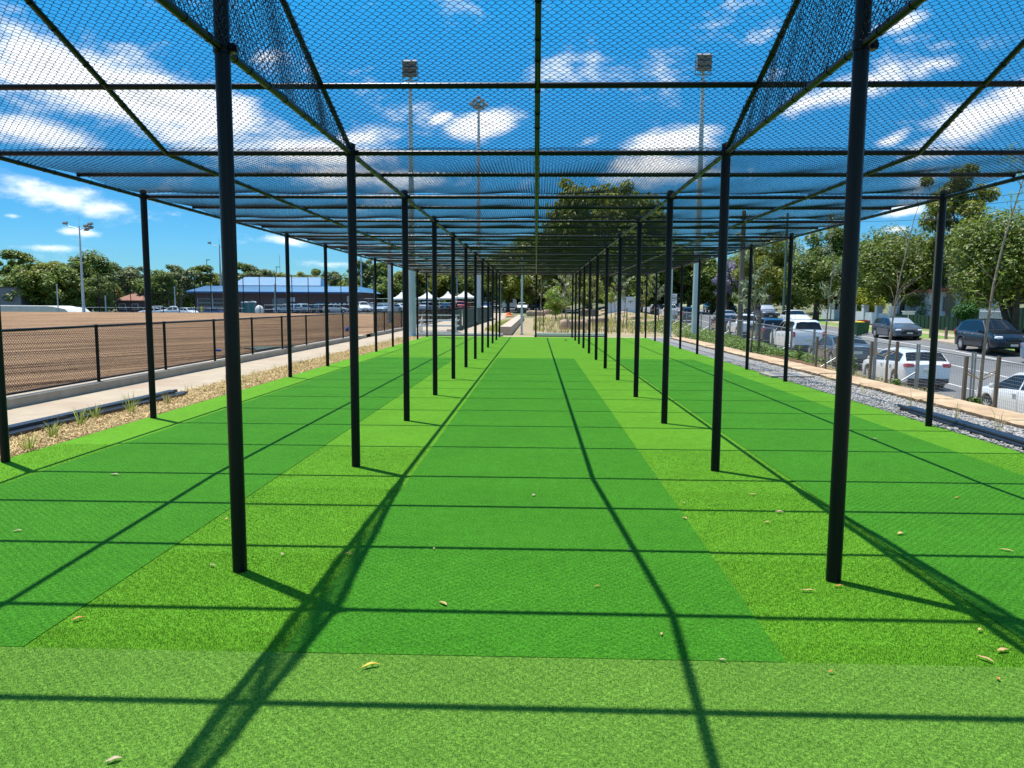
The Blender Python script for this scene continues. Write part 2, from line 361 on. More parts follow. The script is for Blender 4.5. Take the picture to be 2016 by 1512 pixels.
# ------------------------------------------------------------------ terrain
def zn(Y): return -1.45+.018*(Y-21)-.2*max(0, min(1, (40-Y)/8))
def Xn(Y): return 14.25+.05*(min(Y, 300)-21)
def Xf(Y): return 23.3+.05*(min(Y, 300)-38)
def base(Y): return 0 if Y < 42 else min(.0055*(Y-42), .9)
def bank(Y): return -.37+.017*(Y-16)
def leftz(Y, lo, hi):
    if Y <= 114.5: return 0
    return lo if Y < 300 else hi
COLS = [lambda Y: (-1500, 0), lambda Y: (-300, leftz(Y, -.75, 0)), lambda Y: (-120, leftz(Y, -.75, 0)), lambda Y: (-52, leftz(Y, -.75, .2)), lambda Y: (-42, leftz(Y, -.2, .3)),
        lambda Y: (-20, leftz(Y, .25, .5)), lambda Y: (-8.0, base(Y)), lambda Y: (0, base(Y)), lambda Y: (7.3, base(Y)),
        lambda Y: (9.0+.02*(min(Y, 200)-16), bank(Y)), lambda Y: (Xn(Y)-1.4, zn(Y)+.13), lambda Y: (Xn(Y)-1.25, zn(Y)),
        lambda Y: (Xf(Y)+1.3, zn(Y)+.38), lambda Y: (Xf(Y)+1.45, zn(Y)+.5), lambda Y: (Xf(Y)+6, zn(Y)+.62), lambda Y: (Xf(Y)+30, zn(Y)+1.0), lambda Y: (Xf(Y)+120, zn(Y)+1.5), lambda Y: (1500, 0)]
YS = [-60, -20, -4, 4, 10, 16, 22, 28, 34, 42, 50, 58, 66, 74, 82, 90, 100, 110, 114.5, 117, 125, 140, 160, 180, 200, 250, 300, 500, 1500]
def colz(i, Y):
    x, z = COLS[i](min(Y, 170))
    return x, z
def col_lerp(i, j, t):
    def f(Y):
        a, b = colz(i, Y), colz(j, Y); return (a[0]+(b[0]-a[0])*t, a[1]+(b[1]-a[1])*t)
    return f
def sheet(name, fs, ys, dz, m, parent=None):
    V = []; Fc = []
    n = len(fs)
    for Y in ys:
        for f in fs:
            x, z = f(Y); V.append((x, Y, z+dz))
    for r in range(len(ys)-1):
        for c in range(n-1):
            a = r*n+c; Fc.append((a, a+1, a+n+1, a+n))
    return mobj(name, V, Fc, m, parent)
def struct(o): o['kind'] = 'structure'; return o
struct(sheet('ground', [(lambda Y, i=i: colz(i, Y)) for i in range(len(COLS))], YS, -.07, EARTH))
def sub(a, b): return [y for y in YS if a < y < b]
def ysr(a, b): return [a]+sub(a, b)+[b]
def cf(i): return lambda Y: colz(i, Y)
ry = ysr(-20, 300)
struct(sheet('road', [cf(11), cf(12)], ry, 0, ASPH))
for k, (i, t) in enumerate(((0, .0),)): pass
def roadx(dx0):   # point across the road, metres from the near kerb
    def f(Y):
        a, b = colz(11, Y), colz(12, Y); t = dx0/(b[0]-a[0]); return (b[0]*t+a[0]*(1-t), a[1]+(b[1]-a[1])*t)
    return f
for nm, dx in (('parking line', 2.85), ('centre line', 5.9), ('far parking line', 8.9)):
    struct(sheet('road_marking', [roadx(dx), roadx(dx+.13)], ry, .006, PAINTW))
# kerbs
struct(sheet('kerb', [lambda Y: (colz(11, Y)[0], colz(11, Y)[1]+.002), lambda Y: (colz(11, Y)[0]-.03, colz(10, Y)[1]), lambda Y: (colz(10, Y)[0]-.1, colz(10, Y)[1]+.004)], ry, .004, CONC))
struct(sheet('kerb', [lambda Y: (colz(12, Y)[0], colz(12, Y)[1]+.002), lambda Y: (colz(12, Y)[0]+.03, colz(13, Y)[1]), lambda Y: (colz(13, Y)[0]+.1, colz(13, Y)[1]+.004)], ry, .004, CONC))
struct(sheet('lawn', [cf(13), cf(14)], ry, -.006, LAWN))
def vergex(dx0):
    def f(Y):
        a, b = colz(13, Y), colz(14, Y); t = dx0/(b[0]-a[0]); return (b[0]*t+a[0]*(1-t), a[1]+(b[1]-a[1])*t)
    return f
struct(sheet('footpath', [vergex(2.3), vergex(3.6)], ry, .004, PATHM))
struct(sheet('driveway', [vergex(.05), vergex(2.3)], ysr(46.3, 49.5), .006, PATHM))
struct(sheet('driveway', [vergex(3.6), vergex(4.6)], ysr(46.3, 49.5), .006, PATHM))
# near verge and planting beds
struct(sheet('planting_bed', [cf(8), cf(9), cf(10)], ysr(-4, 110), -.01, BED))
struct(sheet('planting_bed', [cf(7), cf(8)], ysr(39.2, 100), -.004, BED))
struct(sheet('planting_bed', [lambda Y: (-3.3, base(Y)), cf(7)], ysr(39.2, 80), -.004, BED))
struct(sheet('footpath', [lambda Y: (-8.22, 0), lambda Y: (-6.6, 0)], ysr(-4, 39.6), .0, PATHM))
struct(sheet('footpath', [lambda Y: (-8.22, base(Y)), lambda Y: (-3.3, base(Y))], ysr(39.6, 110), .0, PATHM))
struct(sheet('mulch_bed', [lambda Y: (-6.6, 0), lambda Y: (-5.58, 0)], [-4, 38.4], .004, MULCH))
struct(sheet('gravel_bed', [lambda Y: (5.58, 0), lambda Y: (6.62, .02)], [-4, 38.4], .004, GRAVELM))
struct(sheet('footpath', [lambda Y: (-6.6, 0), lambda Y: (7.3, 0)], [38.4, 39.2], .004, PATHM))
struct(mobj('raked_dirt_field', [(-150, -20, .1), (-8.6, -20, .1), (-8.6, 80, .1), (-14, 100, .08), (-24, 111, .07), (-40, 114.5, .06), (-150, 114.5, .02)], [(0, 1, 2, 3, 4, 5, 6)], DIRT))
struct(sheet('car_park', [lambda Y: (-120, colz(2, 125)[1]), lambda Y: (-52, colz(3, 125)[1]), lambda Y: (-42, colz(4, 125)[1]), lambda Y: (-20, colz(5, 125)[1]), lambda Y: (-8, base(Y)), lambda Y: (0, base(Y)), lambda Y: (7.3, base(Y))], [117, 125, 140, 160, 180], .012, CARPARK))

# ------------------------------------------------------------------ turf
def rect(name, x0, x1, y0, y1, z, m): return struct(mobj(name, [(x0, y0, z), (x1, y0, z), (x1, y1, z), (x0, y1, z)], [(0, 1, 2, 3)], m))
YF, YE = 3.39, 38.35
rect('light_artificial_turf', -5.6, 5.6, YF, YE, .010, TURF_L)
rect('front_artificial_turf', -5.6, 5.6, -2, YF-.003, .013, TURF_F)
for cx in (-3.65, 0, 3.65):
    rect('dark_artificial_turf', cx-1.19, cx+1.19, YF, 23.1, .0145, TURF_D)
def blades():
    Vs = []; Fs = []; Ms = []
    nv = 0
    for (y0, y1, dens, w, h) in ((2.3, 3.6, 34000, .0022, .013), (3.6, 4.8, 19000, .003, .012), (4.8, 6.6, 9000, .0036, .012), (6.6, 8.5, 4000, .004, .012)):
        hw = min(5.55, .72*y1+.3); area = 2*hw*(y1-y0); n = int(area*dens)
        x = rng.uniform(-hw, hw, n); y = rng.uniform(y0, y1, n)
        ok = np.abs(x) < .71*y+.25
        x = x[ok]; y = y[ok]; n = len(x)
        a = rng.uniform(0, 2*np.pi, n); tilt = rng.normal(0, .45, n); ta = rng.uniform(0, 2*np.pi, n)
        dark = (y > YF) & ((np.abs(x) < 1.19) | (np.abs(np.abs(x)-3.65) < 1.19))
        hh = h*rng.uniform(.6, 1.15, n)*np.where(dark, .8, 1.0)
        dx, dy = np.cos(a)*w/2, np.sin(a)*w/2
        z0 = np.full(n, .009)
        p0 = np.stack([x-dx, y-dy, z0], 1); p1 = np.stack([x+dx, y+dy, z0], 1)
        p2 = np.stack([x+np.cos(ta)*hh*np.sin(tilt)*1.6, y+np.sin(ta)*hh*np.sin(tilt)*1.6, z0+hh*np.cos(tilt)], 1)
        Vs.append(np.stack([p0, p1, p2], 1).reshape(-1, 3))
        Fs.append(np.arange(3*n).reshape(n, 3)+nv); nv += 3*n
        Ms.append(np.where(dark, 1, np.where(y < YF, 2, 0)))
    mats = [mat('blade_light', (.090, .255, .011), .6, rand=.25, trans=.3, spec=.2), mat('blade_dark', (.036, .17, .012), .6, rand=.8, trans=.3, spec=.2), mat('blade_front', (.135, .28, .036), .45, rand=.6, trans=.3, spec=.35)]
    o = mobj('turf_fibres', np.concatenate(Vs), np.concatenate(Fs), mats, mi=np.concatenate(Ms))
    tag(o, 'short green plastic fibres of the artificial turf in the foreground', 'turf fibres', kind='stuff')
blades()

# ------------------------------------------------------------------ practice cage
Y1, S, XO, ZR, XI = 4.4677, 3.0317, 5.496, 3.133, 1.825
def row(k): return Y1+(k-1)*S
PEAK = 1.06
def gz(Y):
    if Y >= row(2) or Y <= row(0): return ZR
    return ZR+PEAK*(1-abs(Y-row(1))/S)
def zigzag(width, length, cell_w, cell_l, wire, seed, wob=.0, along='y'):
    """real chain link: wires run along the length and zigzag sideways, hooked into their neighbours"""
    r = np.random.default_rng(seed); V = []; Fc = []; nv = 0
    nw = int(round(width/cell_w*2)); step = width/nw; nl = int(round(length/cell_l*2)); stl = length/nl
    for w in range(nw):
        xc = -width/2+step*(w+.5); pts = []
        for i in range(nl+1):
            sgn = 1 if (i+w) % 2 else -1
            xx = xc+sgn*(step/2+wire*.55)
            yy = i*stl; d = .13*stl
            pts.append((xx, yy-d, sgn*wire*.4)); pts.append((xx, yy+d, -sgn*wire*.4))
        P = np.array(pts); 
        P[:, 0] += r.normal(0, wob, len(P)); P[:, 1] += r.normal(0, wob, len(P))
        k = len(P); T = np.zeros_like(P); T[1:-1] = P[2:]-P[:-2]; T[0] = P[1]-P[0]; T[-1] = P[-1]-P[-2]
        T /= np.linalg.norm(T, axis=1)[:, None]; U = np.array([0, 0, 1.0]); Sx = np.cross(T, U); Sx /= np.linalg.norm(Sx, axis=1)[:, None]
        ring = []
        for q in range(3):
            t = 2*np.pi*q/3+.5; ring.append(P+(Sx*np.cos(t)+U*np.sin(t))*wire/2)
        V.append(np.stack(ring, 1).reshape(-1, 3))
        i0 = np.arange(k-1)*3
        for q in range(3):
            Fc.append(np.stack([i0+q, i0+(q+1) % 3, i0+3+(q+1) % 3, i0+3+q], 1)+nv)
        nv += 3*k
    return np.concatenate(V), np.concatenate(Fc)

def build_cage():
    cage = empty('practice_cage', (0, 0, 0))
    tag(cage, 'long black steel practice cage with a chain-link mesh roof over green turf lanes', 'practice cage')
    def add(o):
        o.parent = cage; return o
    def post_mesh(h, name='post'):
        b = B(); b.tube([(0, 0, -.1), (0, 0, h)], .044, 20)
        return b.obj(name, BLACK, cage, 'auto')
    def clamp(z):
        b = B(); b.tube([(0, 0, z-.028), (0, 0, z+.028)], .052, 20); b.tube([(0, .05, z), (0, .10, z)], .014, 8); b.tube([(.05, 0, z), (.09, 0, z)], .02, 8)
        b.box((.066, .0, z), (.03, .05, .05)); b.tube([(.062, -.035, z), (.062, .035, z)], .012, 6)
        return b
    proto = post_mesh(ZR+.07)
    cl = clamp(ZR).obj('clamp', BLACK, proto, 'auto')
    capb = B(); capb.tube([(0, 0, ZR+.065), (0, 0, ZR+.085), (0, 0, ZR+.1)], [.047, .045, .02], 16); cap = capb.obj('post_cap', BLACK, proto, 'auto')
    used = False
    spots = []
    for k in range(2, 13):
        spots += [(-XI, row(k), ZR), (XI, row(k), ZR)]
    for k in (2, 3, 5, 6, 8, 9, 11, 12): spots += [(-XO, row(k), ZR), (XO, row(k), ZR)]
    spots += [(0, row(12), ZR), (-XI, row(0), ZR), (XI, row(0), ZR), (-XO, row(0), ZR), (XO, row(0), ZR)]
    for i, (x, y, z) in enumerate(spots):
        p = proto if i == 0 else copy_tree(proto, cage)
        p.location = (x, y, 0)
    for x in (-XI, XI):
        p = post_mesh(ZR+PEAK+.08); p.location = (x, row(1), 0)
        clamp(ZR).obj('clamp', BLACK, p, 'auto'); clamp(ZR+PEAK).obj('clamp', BLACK, p, 'auto')
    # base plates hidden in turf are left out; small collars show at the foot
    # longitudinal rails with wire ties
    def rail(pts, r, name, ties=.33):
        b = B(); b.tube(pts, r, 12)
        for (a, c) in zip(pts[:-1], pts[1:]):
            a, c = Vector(a), Vector(c); L_ = (c-a).length; n = int(L_/ties); d = (c-a).normalized()
            for i in range(n):
                q = a+d*(ties*(i+.5+random.uniform(-.25, .25))); b.tube([q-d*.004, q+d*.004], r+.0045, 8)
        return b.obj(name, BLACK, cage, 'auto')
    top = [row(0), row(1), row(2), row(12)]
    for x in (-XO, -3.66, 0, 3.66, XO):
        zo = -.0
        rail([(x, y, gz(y)+zo) for y in top], .0245, 'roof_rail')
    for x in (-XI, XI):
        rail([(x+(.062 if x < 0 else -.062)*0+.0, row(0), ZR), (x, row(12), ZR)], .0245, 'roof_rail')
        rail([(x, row(0)+.1, gz(row(0)+.1)+.03), (x, row(1), gz(row(1))), (x, row(2)-.06, gz(row(2)-.06)+.03)], .024, 'gable_rail')
    # cross bars
    ys = [row(0), row(0)+S/3, row(0)+2*S/3, row(1), row(1)+S/3, row(1)+2*S/3]+[row(2)+S/2*i for i in range(21)]
    for i, y in enumerate(ys):
        z = gz(y)
        z += .047 if (y > row(2)+.1 and i % 2 == 1) else .0
        rail([(-XO, y+.002, z+.002), (XO, y+.002, z+.002)], .0245, 'cross_bar', .42)
    # roof mesh, one panel per lane and bay
    W = 2*XI; V, Fc = zigzag(W+.01, S, .0676, .066, .0044, 1, .0022)
    V2 = V.copy(); yy = V2[:, 1]; xx = V2[:, 0]
    V2[:, 2] += .05-.035*np.abs(np.sin(np.pi*yy/(S/2)))*(1-.35*np.abs(xx/(W/2)))+.008*np.sin(xx*5+yy*3)
    p0 = mobj('roof_mesh', V2, Fc, WIRE, cage)
    first = True
    for k in range(2, 12):
        for j, cx in enumerate((-2*XI-.005, 0, 2*XI+.005)):
            o = p0 if first else p0.copy()
            if not first: C.objects.link(o)
            first = False
            if (k+j) % 2: o.location = (cx, row(k)+S, 0); o.rotation_euler = (0, 0, math.pi)
            else: o.location = (cx, row(k), 0)
            o.location.z = ZR
    Ls = math.hypot(S, PEAK); V, Fc = zigzag(W+.01, Ls, .0676, .066, .0044, 2, .0022)
    V[:, 2] += .04-.012*np.abs(np.sin(np.pi*V[:, 1]/(Ls/3)))
    g0 = mobj('roof_mesh', V, Fc, WIRE, cage); first = True
    an = math.atan2(PEAK, S)
    for (y, z, s) in ((row(0), ZR, 1), (row(1), ZR+PEAK, -1)):
        for cx in (-2*XI-.005, 0, 2*XI+.005):
            o = g0 if first else g0.copy()
            if not first: C.objects.link(o)
            first = False
            o.location = (cx, y, z); o.rotation_euler = (s*an, 0, 0)
    # hanging gable mesh above the lane rails (two slack layers)
    for x in (-XI, XI):
        for lay in range(2):
            V, Fc = zigzag(2*S, PEAK+.02, .062, .055, .004, 20+lay+int(x > 0)*5, .006)
            # width -> y, length -> z
            yy = V[:, 0]+row(1)+lay*.021; hh = V[:, 1]; zz = V[:, 2]
            lim = np.array([gz(t) for t in yy])-ZR
            fac = np.clip(lim, 0, None)/(PEAK)
            Z = ZR+hh
            X = x+zz+(.022 if lay else -.02)+.02*np.sin(yy*7+hh*5+lay*2)
            Vn = np.stack([X, yy, Z], 1)
            keep = (hh <= lim+.01)
            fk = keep[Fc].all(axis=1)
            mobj('gable_mesh', Vn, Fc[fk], WIRE, cage)
build_cage()

# ------------------------------------------------------------------ edge things beside the turf
def bundle(name, x0, x1, y0, y1, n, r, m, label, cat, square=False):
    e = empty(name, ((x0+x1)/2, (y0+y1)/2, 0)); tag(e, label, cat)
    c = Vector(e.location)
    for i in range(n):
        lay = 0 if i < (n+1)//2+1 else 1; k = i if lay == 0 else i-((n+1)//2+1)
        off = (k-(n//4))*2.1*r+(r if lay else 0)
        a = Vector((x0+off, y0+random.uniform(-.25, .2), .02+r+lay*1.75*r))-c; b_ = Vector((x1+off, y1+random.uniform(-.3, .3), .02+r+lay*1.75*r))-c
        b = B()
        if square:
            d = (b_-a); b.tube([a, b_], r*1.3, 4)
        else: b.tube([a, b_], r, 10)
        b.obj('steel_tube', m, e, 'auto')
    return e
pr0, pr1 = at(1788, 802, z=.08), at(2060, 886, z=.08)
bundle('steel_tube_bundle', pr1.x, pr0.x, 5.6, pr0.y, 8, .026, DKSTEEL, 'bundle of long dark steel tubes lying on the grey gravel beside the turf', 'steel tubes')
bundle('steel_angle_bundle', -6.62, -6.42, 7.0, 13.1, 9, .026, DKSTEEL, 'long stack of dark blue steel angles on the mulch beside the concrete path', 'steel angles', True)
# left kerb wall under the boundary fence
def kerb_wall(y0, y1, x=-8.2):
    seg = 2.6; ys = np.arange(y0, y1-.05, seg)
    b = B()
    for y in ys:
        ye = min(y+seg-.008, y1); b.box((x-.17, (y+ye)/2, .065), (.34, ye-y, .17))
    return b
kw = kerb_wall(-3, 36.2).obj('concrete_kerb', CONC); struct(kw)
kw = kerb_wall(38.6, 84).obj('concrete_kerb', CONC); struct(kw)
def tube_mesh(L_, r, n=10):
    b = B(); b.tube([(0, 0, 0), (L_, 0, 0)], r, n); return b
def boundary_fence(y0, n, label):
    e = empty('boundary_fence', (-8.37, y0, .14)); tag(e, label, 'fence')
    b = B(); b.tube([(0, 0, 0), (0, 0, 1.09)], .03, 10); b.tube([(0, 0, 1.06), (0, 0, 1.1)], .036, 10)
    p = b.obj('post', BLACK, e, 'auto')
    for i in range(1, n+1):
        q = p.copy(); C.objects.link(q); q.location = (0, i*2.62, 0)
    for z in (1.07, .06):
        b = B(); b.tube([(0, 0, z), (0, n*2.62, z)], .024 if z > 1 else .018, 8); b.obj('rail', BLACK, e, 'auto')
    V, Fc = zigzag(2.62, .98, .062, .058, .006, 40, .001)
    V = np.stack([V[:, 2]-.03, V[:, 0]+1.31, V[:, 1]+.07], 1)
    m0 = mobj('mesh_panel', V, Fc, WIRE2, e)
    for i in range(1, n):
        q = m0.copy(); C.objects.link(q); q.location = (0, i*2.62, 0)
boundary_fence(14.06-2.62*4, 12, 'low black chain-link fence on a concrete kerb between the path and the raked dirt field')
boundary_fence(38.7, 17, 'low black fence beyond the gate gap, running back towards the car park')

# pit lid on the gravel
pl = at(1548, 739, z=.03)
e = empty('drain_pit', (pl.x, pl.y, 0)); tag(e, 'square concrete drain pit collar with a grey lid set in the gravel', 'drain pit')
b = B()
for (x, y, w, h) in ((0, -.4, 1, .16), (0, .4, 1, .16), (-.42, 0, .16, .64), (.42, 0, .16, .64)): b.box((x, y, .025), (w, h, .07))
b.obj('collar', CONC, e); b = B(); b.box((0, 0, .03), (.66, .62, .05)); b.obj('lid', GREYM, e)

# sandstone edging blocks
EDGE_N = ['nearest to the camera', 'second nearest', 'third', 'fourth', 'fifth', 'sixth', 'seventh', 'eighth', 'ninth', 'tenth', 'eleventh', 'twelfth', 'thirteenth', 'fourteenth', 'fifteenth', 'sixteenth', 'seventeenth', 'eighteenth', 'nineteenth', 'twentieth', 'twenty-first', 'twenty-second', 'twenty-third', 'twenty-fourth']
EDGE_L = ['ochre sandstone edging block by the gravel, '+t+' in the row' for t in EDGE_N]
def edging():
    y = -2.0; i = 0
    while y < 36:
        ln = random.uniform(1.7, 2.6); i += 1
        w = .62; V = []; Fc = []; nx, ny = 9, 22
        notch = (y < 23.5 and y+ln > 21.5)
        def P(u, v, top):
            xx = 6.6+w*u; yy = y+.012+(ln-.024)*v
            return xx, yy
        rr = np.random.default_rng(100+i)
        edge = rr.normal(0, .014, ny+1).cumsum()*.55; edge -= edge.mean()
        z_top = .105+rr.uniform(-.008, .008)
        for a in range(nx+1):
            for c in range(ny+1):
                u, v = a/nx, c/ny; xx, yy = P(u, v, 1)
                xx += (1-u)**3*edge[c]*1.5
                V.append((xx, yy, z_top+rr.normal(0, .002)-(.018*(1-u) if a == 0 else 0)))
        for a in range(nx):
            for c in range(ny):
                q = a*(ny+1)+c; Fc.append((q, q+ny+1, q+ny+2, q+1))
        per = [(0, c) for c in range(ny, -1, -1)]+[(a, 0) for a in range(1, nx+1)]+[(nx, c) for c in range(1, ny+1)]+[(a, ny) for a in range(nx-1, 0, -1)]
        n0 = len(V)
        for k, (a, c) in enumerate(per):
            x0, y0, _ = V[a*(ny+1)+c]
            V.append((x0+(rr.uniform(.0, .035) if a == 0 else 0), y0, .05)); V.append((x0+(rr.uniform(-.01, .02) if a == 0 else 0), y0, -.3))
        m = len(per)
        for k in range(m):
            k2 = (k+1) % m; t0, t1 = per[k][0]*(ny+1)+per[k][1], per[k2][0]*(ny+1)+per[k2][1]
            Fc.append((t1, t0, n0+2*k, n0+2*k2)); Fc.append((n0+2*k2, n0+2*k, n0+2*k+1, n0+2*k2+1))
        o = mobj('sandstone_block', V, Fc, SAND)
        tag(o, EDGE_L[i-1], 'stone block', 'sandstone edging blocks along the gravel')
        y += ln
edging()
# gravel stones
def scatter_stones():
    n = 15000; ico = B()
    import bmesh
    bm = bmesh.new(); bmesh.ops.create_icosphere(bm, subdivisions=1, radius=1); iv = np.array([v.co[:] for v in bm.verts]); fi = np.array([[v.index for v in f.verts] for f in bm.faces]); bm.free()
    y = 6.5+16*rng.uniform(0, 1, n)**1.5; x = rng.uniform(5.58, 6.66, n)
    s = rng.uniform(.009, .021, n); sc3 = np.stack([s*rng.uniform(.7, 1.3, n), s*rng.uniform(.7, 1.3, n), s*rng.uniform(.5, .9, n)], 1)
    a = rng.uniform(0, np.pi, n); ca, sa = np.cos(a), np.sin(a)
    base_ = iv[None]*sc3[:, None]*(1+rng.normal(0, .12, (n, len(iv), 1)))
    X = base_[..., 0]*ca[:, None]-base_[..., 1]*sa[:, None]+x[:, None]; Y = base_[..., 0]*sa[:, None]+base_[..., 1]*ca[:, None]+y[:, None]; Z = base_[..., 2]+.012+(sc3[:, 2]*.5)[:, None]+rng.uniform(0, .012, n)[:, None]
    V = np.stack([X, Y, Z], 2).reshape(-1, 3); Fc = (fi[None]+(np.arange(n)*len(iv))[:, None, None]).reshape(-1, 3)
    tag(mobj('gravel', V, Fc, STONE), 'loose grey crushed gravel beside the turf', 'gravel', kind='stuff')
scatter_stones()
def quads(P, A, Bv):
    """P centres, A half axis, Bv half axis -> quads"""
    V = np.stack([P-A-Bv, P+A-Bv, P+A+Bv, P-A+Bv], 1).reshape(-1, 3); n = len(P)
    return V, np.arange(4*n).reshape(n, 4)
def chips():
    n = 42000
    y = 7+22*rng.uniform(0, 1, n)**1.3; x = rng.uniform(-6.62, -5.6, n)
    a = rng.uniform(0, 2*np.pi, n); L_ = rng.uniform(.008, .024, n); w = rng.uniform(.0025, .006, n); t = rng.normal(0, .35, n)
    A = np.stack([np.cos(a)*L_, np.sin(a)*L_, np.sin(t)*L_], 1); Bv = np.stack([-np.sin(a)*w, np.cos(a)*w, rng.normal(0, .4, n)*w], 1)
    V, Fc = quads(np.stack([x, y, .012+np.abs(np.sin(t))*L_+rng.uniform(0, .015, n)], 1), A, Bv)
    tag(mobj('mulch_chips', V, Fc, mat('mulch_chip', (.50, .37, .17), .9, rand=.55)), 'loose wood chip mulch between the path and the turf', 'mulch', kind='stuff')
chips()

def grass(P, h, m, name, label=None, cat='grass', n_per=1, w=.006, lean=.5, seed=1, parent=None, kind='stuff'):
    r = np.random.default_rng(seed); n = len(P)
    a = r.uniform(0, 2*np.pi, n); hh = h*r.uniform(.5, 1.2, n); ln = np.abs(r.normal(0, lean, n))
    d = np.stack([np.cos(a), np.sin(a), np.zeros(n)], 1); s = np.stack([-np.sin(a), np.cos(a), np.zeros(n)], 1)*w
    z = np.array([0, 0, 1.0])
    p0 = P; p1 = P+d*(hh*ln*.35)[:, None]+z*(hh*.6)[:, None]; p2 = P+d*(hh*ln*1.0)[:, None]+z*(hh*(1-.25*np.minimum(ln, 2)))[:, None]
    V = np.stack([p0-s, p0+s, p1+s*.8, p1-s*.8, p2+s*.15, p2-s*.15], 1).reshape(-1, 3)
    i = np.arange(n)*6
    Fc = np.concatenate([np.stack([i, i+1, i+2, i+3], 1), np.stack([i+3, i+2, i+4, i+5], 1)])
    o = mobj(name, V, Fc, m, parent)
    if label: tag(o, label, cat, kind=kind)
    return o
def tuft_pts(c, n, r, seed):
    q = np.random.default_rng(seed); a = q.uniform(0, 2*np.pi, n); rr = r*np.sqrt(q.uniform(0, 1, n))
    return np.stack([c[0]+rr*np.cos(a), c[1]+rr*np.sin(a), np.full(n, c[2])], 1)
TUFTS = [(57, 886, .26, 'green yellow grass tuft on the mulch, nearest the front beside the outer post'), (105, 862, .3, 'loose arching grass tuft on the mulch, second from the front'), (160, 838, .34, 'upright grass tuft on the mulch beside the black steel angles'),
         (186, 824, .3, 'spreading grass tuft on the mulch in front of the steel angles'), (258, 812, .42, 'tall yellow-green grass tuft by the end of the steel angles'), (330, 795, .3, 'straw coloured grass tuft just past the end of the steel angles')]
for i, (px, py, h, lb) in enumerate(TUFTS):
    p = at(px, py, z=.01); g = grass(tuft_pts((0, 0, 0), 26, .05, i), h*.75, GRASSY if i != 5 else STRAW, 'grass_tuft', seed=i, w=.006, lean=.7); g.location = p; tag(g, lb, 'grass tuft')
GT = [(1630, 752, .25, 'thin straw seedling in the gravel'), (1700, 776, .3, 'bent straw weed in the gravel by the cage post'), (1795, 800, .3, 'leaning yellow weed over the end of the steel tubes'), (1880, 830, .3, 'small straw weed growing among the steel tubes'), (1965, 860, .4, 'tall thin weed beside the steel tubes near the right edge')]
for i, (px, py, h, lb) in enumerate(GT):
    p = at(px, py, z=.01); g = grass(tuft_pts((0, 0, 0), 9, .04, i+50), h, STRAW, 'weed', seed=i+50, w=.004, lean=.6); g.location = p; tag(g, lb, 'weed')
P = np.stack([rng.uniform(-6.7, -5.75, 4200), 13.5+23*rng.uniform(0, 1, 4200), np.zeros(4200)], 1)
P = P[(np.sin(P[:, 1]*4.1)+np.sin(P[:, 1]*1.7+P[:, 0]*5)+rng.normal(0, .6, len(P))) > -.2]
P = P[::2]
grass(P, .13, STRAW, 'dry_edge_grass', 'dry yellow grass growing in the mulch strip along the path', w=.006, lean=.8, seed=5)
# planting beds behind the cage
def bedpts(x0, x1, y0, y1, n, fz, seed, thr=-.4, k=1.3):
    q = np.random.default_rng(seed); x = q.uniform(x0, x1, n); y = q.uniform(y0, y1, n)
    f = np.sin(x*k*1.9+y*.7)+np.sin(y*k-x*.8)+q.normal(0, .7, n)
    ok = f > thr; x, y = x[ok], y[ok]
    return np.stack([x, y, np.array([fz(a, b) for a, b in zip(x, y)])], 1)
def gz_bed(x, y):
    if x <= 7.3: return base(y)
    xb = 9.0+.02*(y-16); xk, zk = colz(10, y)
    if x < xb: t = (x-7.3)/(xb-7.3); return base(y)*(1-t)+bank(y)*t
    t = min(1, (x-xb)/(xk-xb)); return bank(y)*(1-t)+zk*t
grass(bedpts(-.2, 7.5, 43, 78, 5000, gz_bed, 11, .35, .8), .36, STRAW, 'tall_dry_grass', 'tall straw coloured grasses in the planting bed behind the cage', w=.02, lean=.4, seed=11)
grass(bedpts(-.2, 12, 43, 80, 4200, gz_bed, 12, .7, .7), .38, GRASSY, 'tall_green_grass', 'yellow-green grasses mixed into the planting bed behind the cage', w=.02, lean=.45, seed=12)
grass(bedpts(-3.2, -1.9, 44, 66, 1300, gz_bed, 15, -.6), .25, GRASSY, 'low_green_grass', 'low grass between the bench wall and the barrier fence', w=.02, lean=.6, seed=15)
grass(bedpts(7.4, 9.3, 6, 24, 900, gz_bed, 13, -.2), .16, STRAW, 'bank_grass', 'sparse dry grass on the bank behind the sandstone edging', w=.004, lean=.8, seed=13)
grass(bedpts(9.2, 12.3, 8, 70, 6000, gz_bed, 14, -.6), .22, STRAW, 'verge_grass', 'dry verge grass between the wire fence and the kerb', w=.012, lean=.8, seed=14)

# ------------------------------------------------------------------ foliage
def leaf_cloud(centres, radii, n, size, seed, elong=1.6, droop=0.0, flat=.8):
    r = np.random.default_rng(seed); K = len(centres)
    w = np.array(radii)**2; w = w/w.sum(); idx = r.choice(K, n, p=w)
    c = np.array(centres)[idx]; rad = np.array(radii)[idx]
    d = r.normal(0, 1, (n, 3)); d /= np.linalg.norm(d, axis=1)[:, None]
    rr = rad*(r.uniform(0, 1, n)**.45)
    P = c+d*rr[:, None]*np.array([1, 1, flat])
    nrm = d*.6+r.normal(0, .5, (n, 3))+np.array([0, 0, .75]); nrm /= np.linalg.norm(nrm, axis=1)[:, None]
    t = r.normal(0, 1, (n, 3)); t[:, 2] -= droop; t -= nrm*(t*nrm).sum(1)[:, None]; t /= np.linalg.norm(t, axis=1)[:, None]
    b = np.cross(nrm, t); s = size*r.uniform(.6, 1.3, n)
    A = t*(s*elong/2)[:, None]; Bv = b*(s/2)[:, None]
    V = np.stack([P-A, P+Bv*.8, P+A, P-Bv*.8], 1).reshape(-1, 3)
    return V, np.arange(4*n).reshape(n, 4)
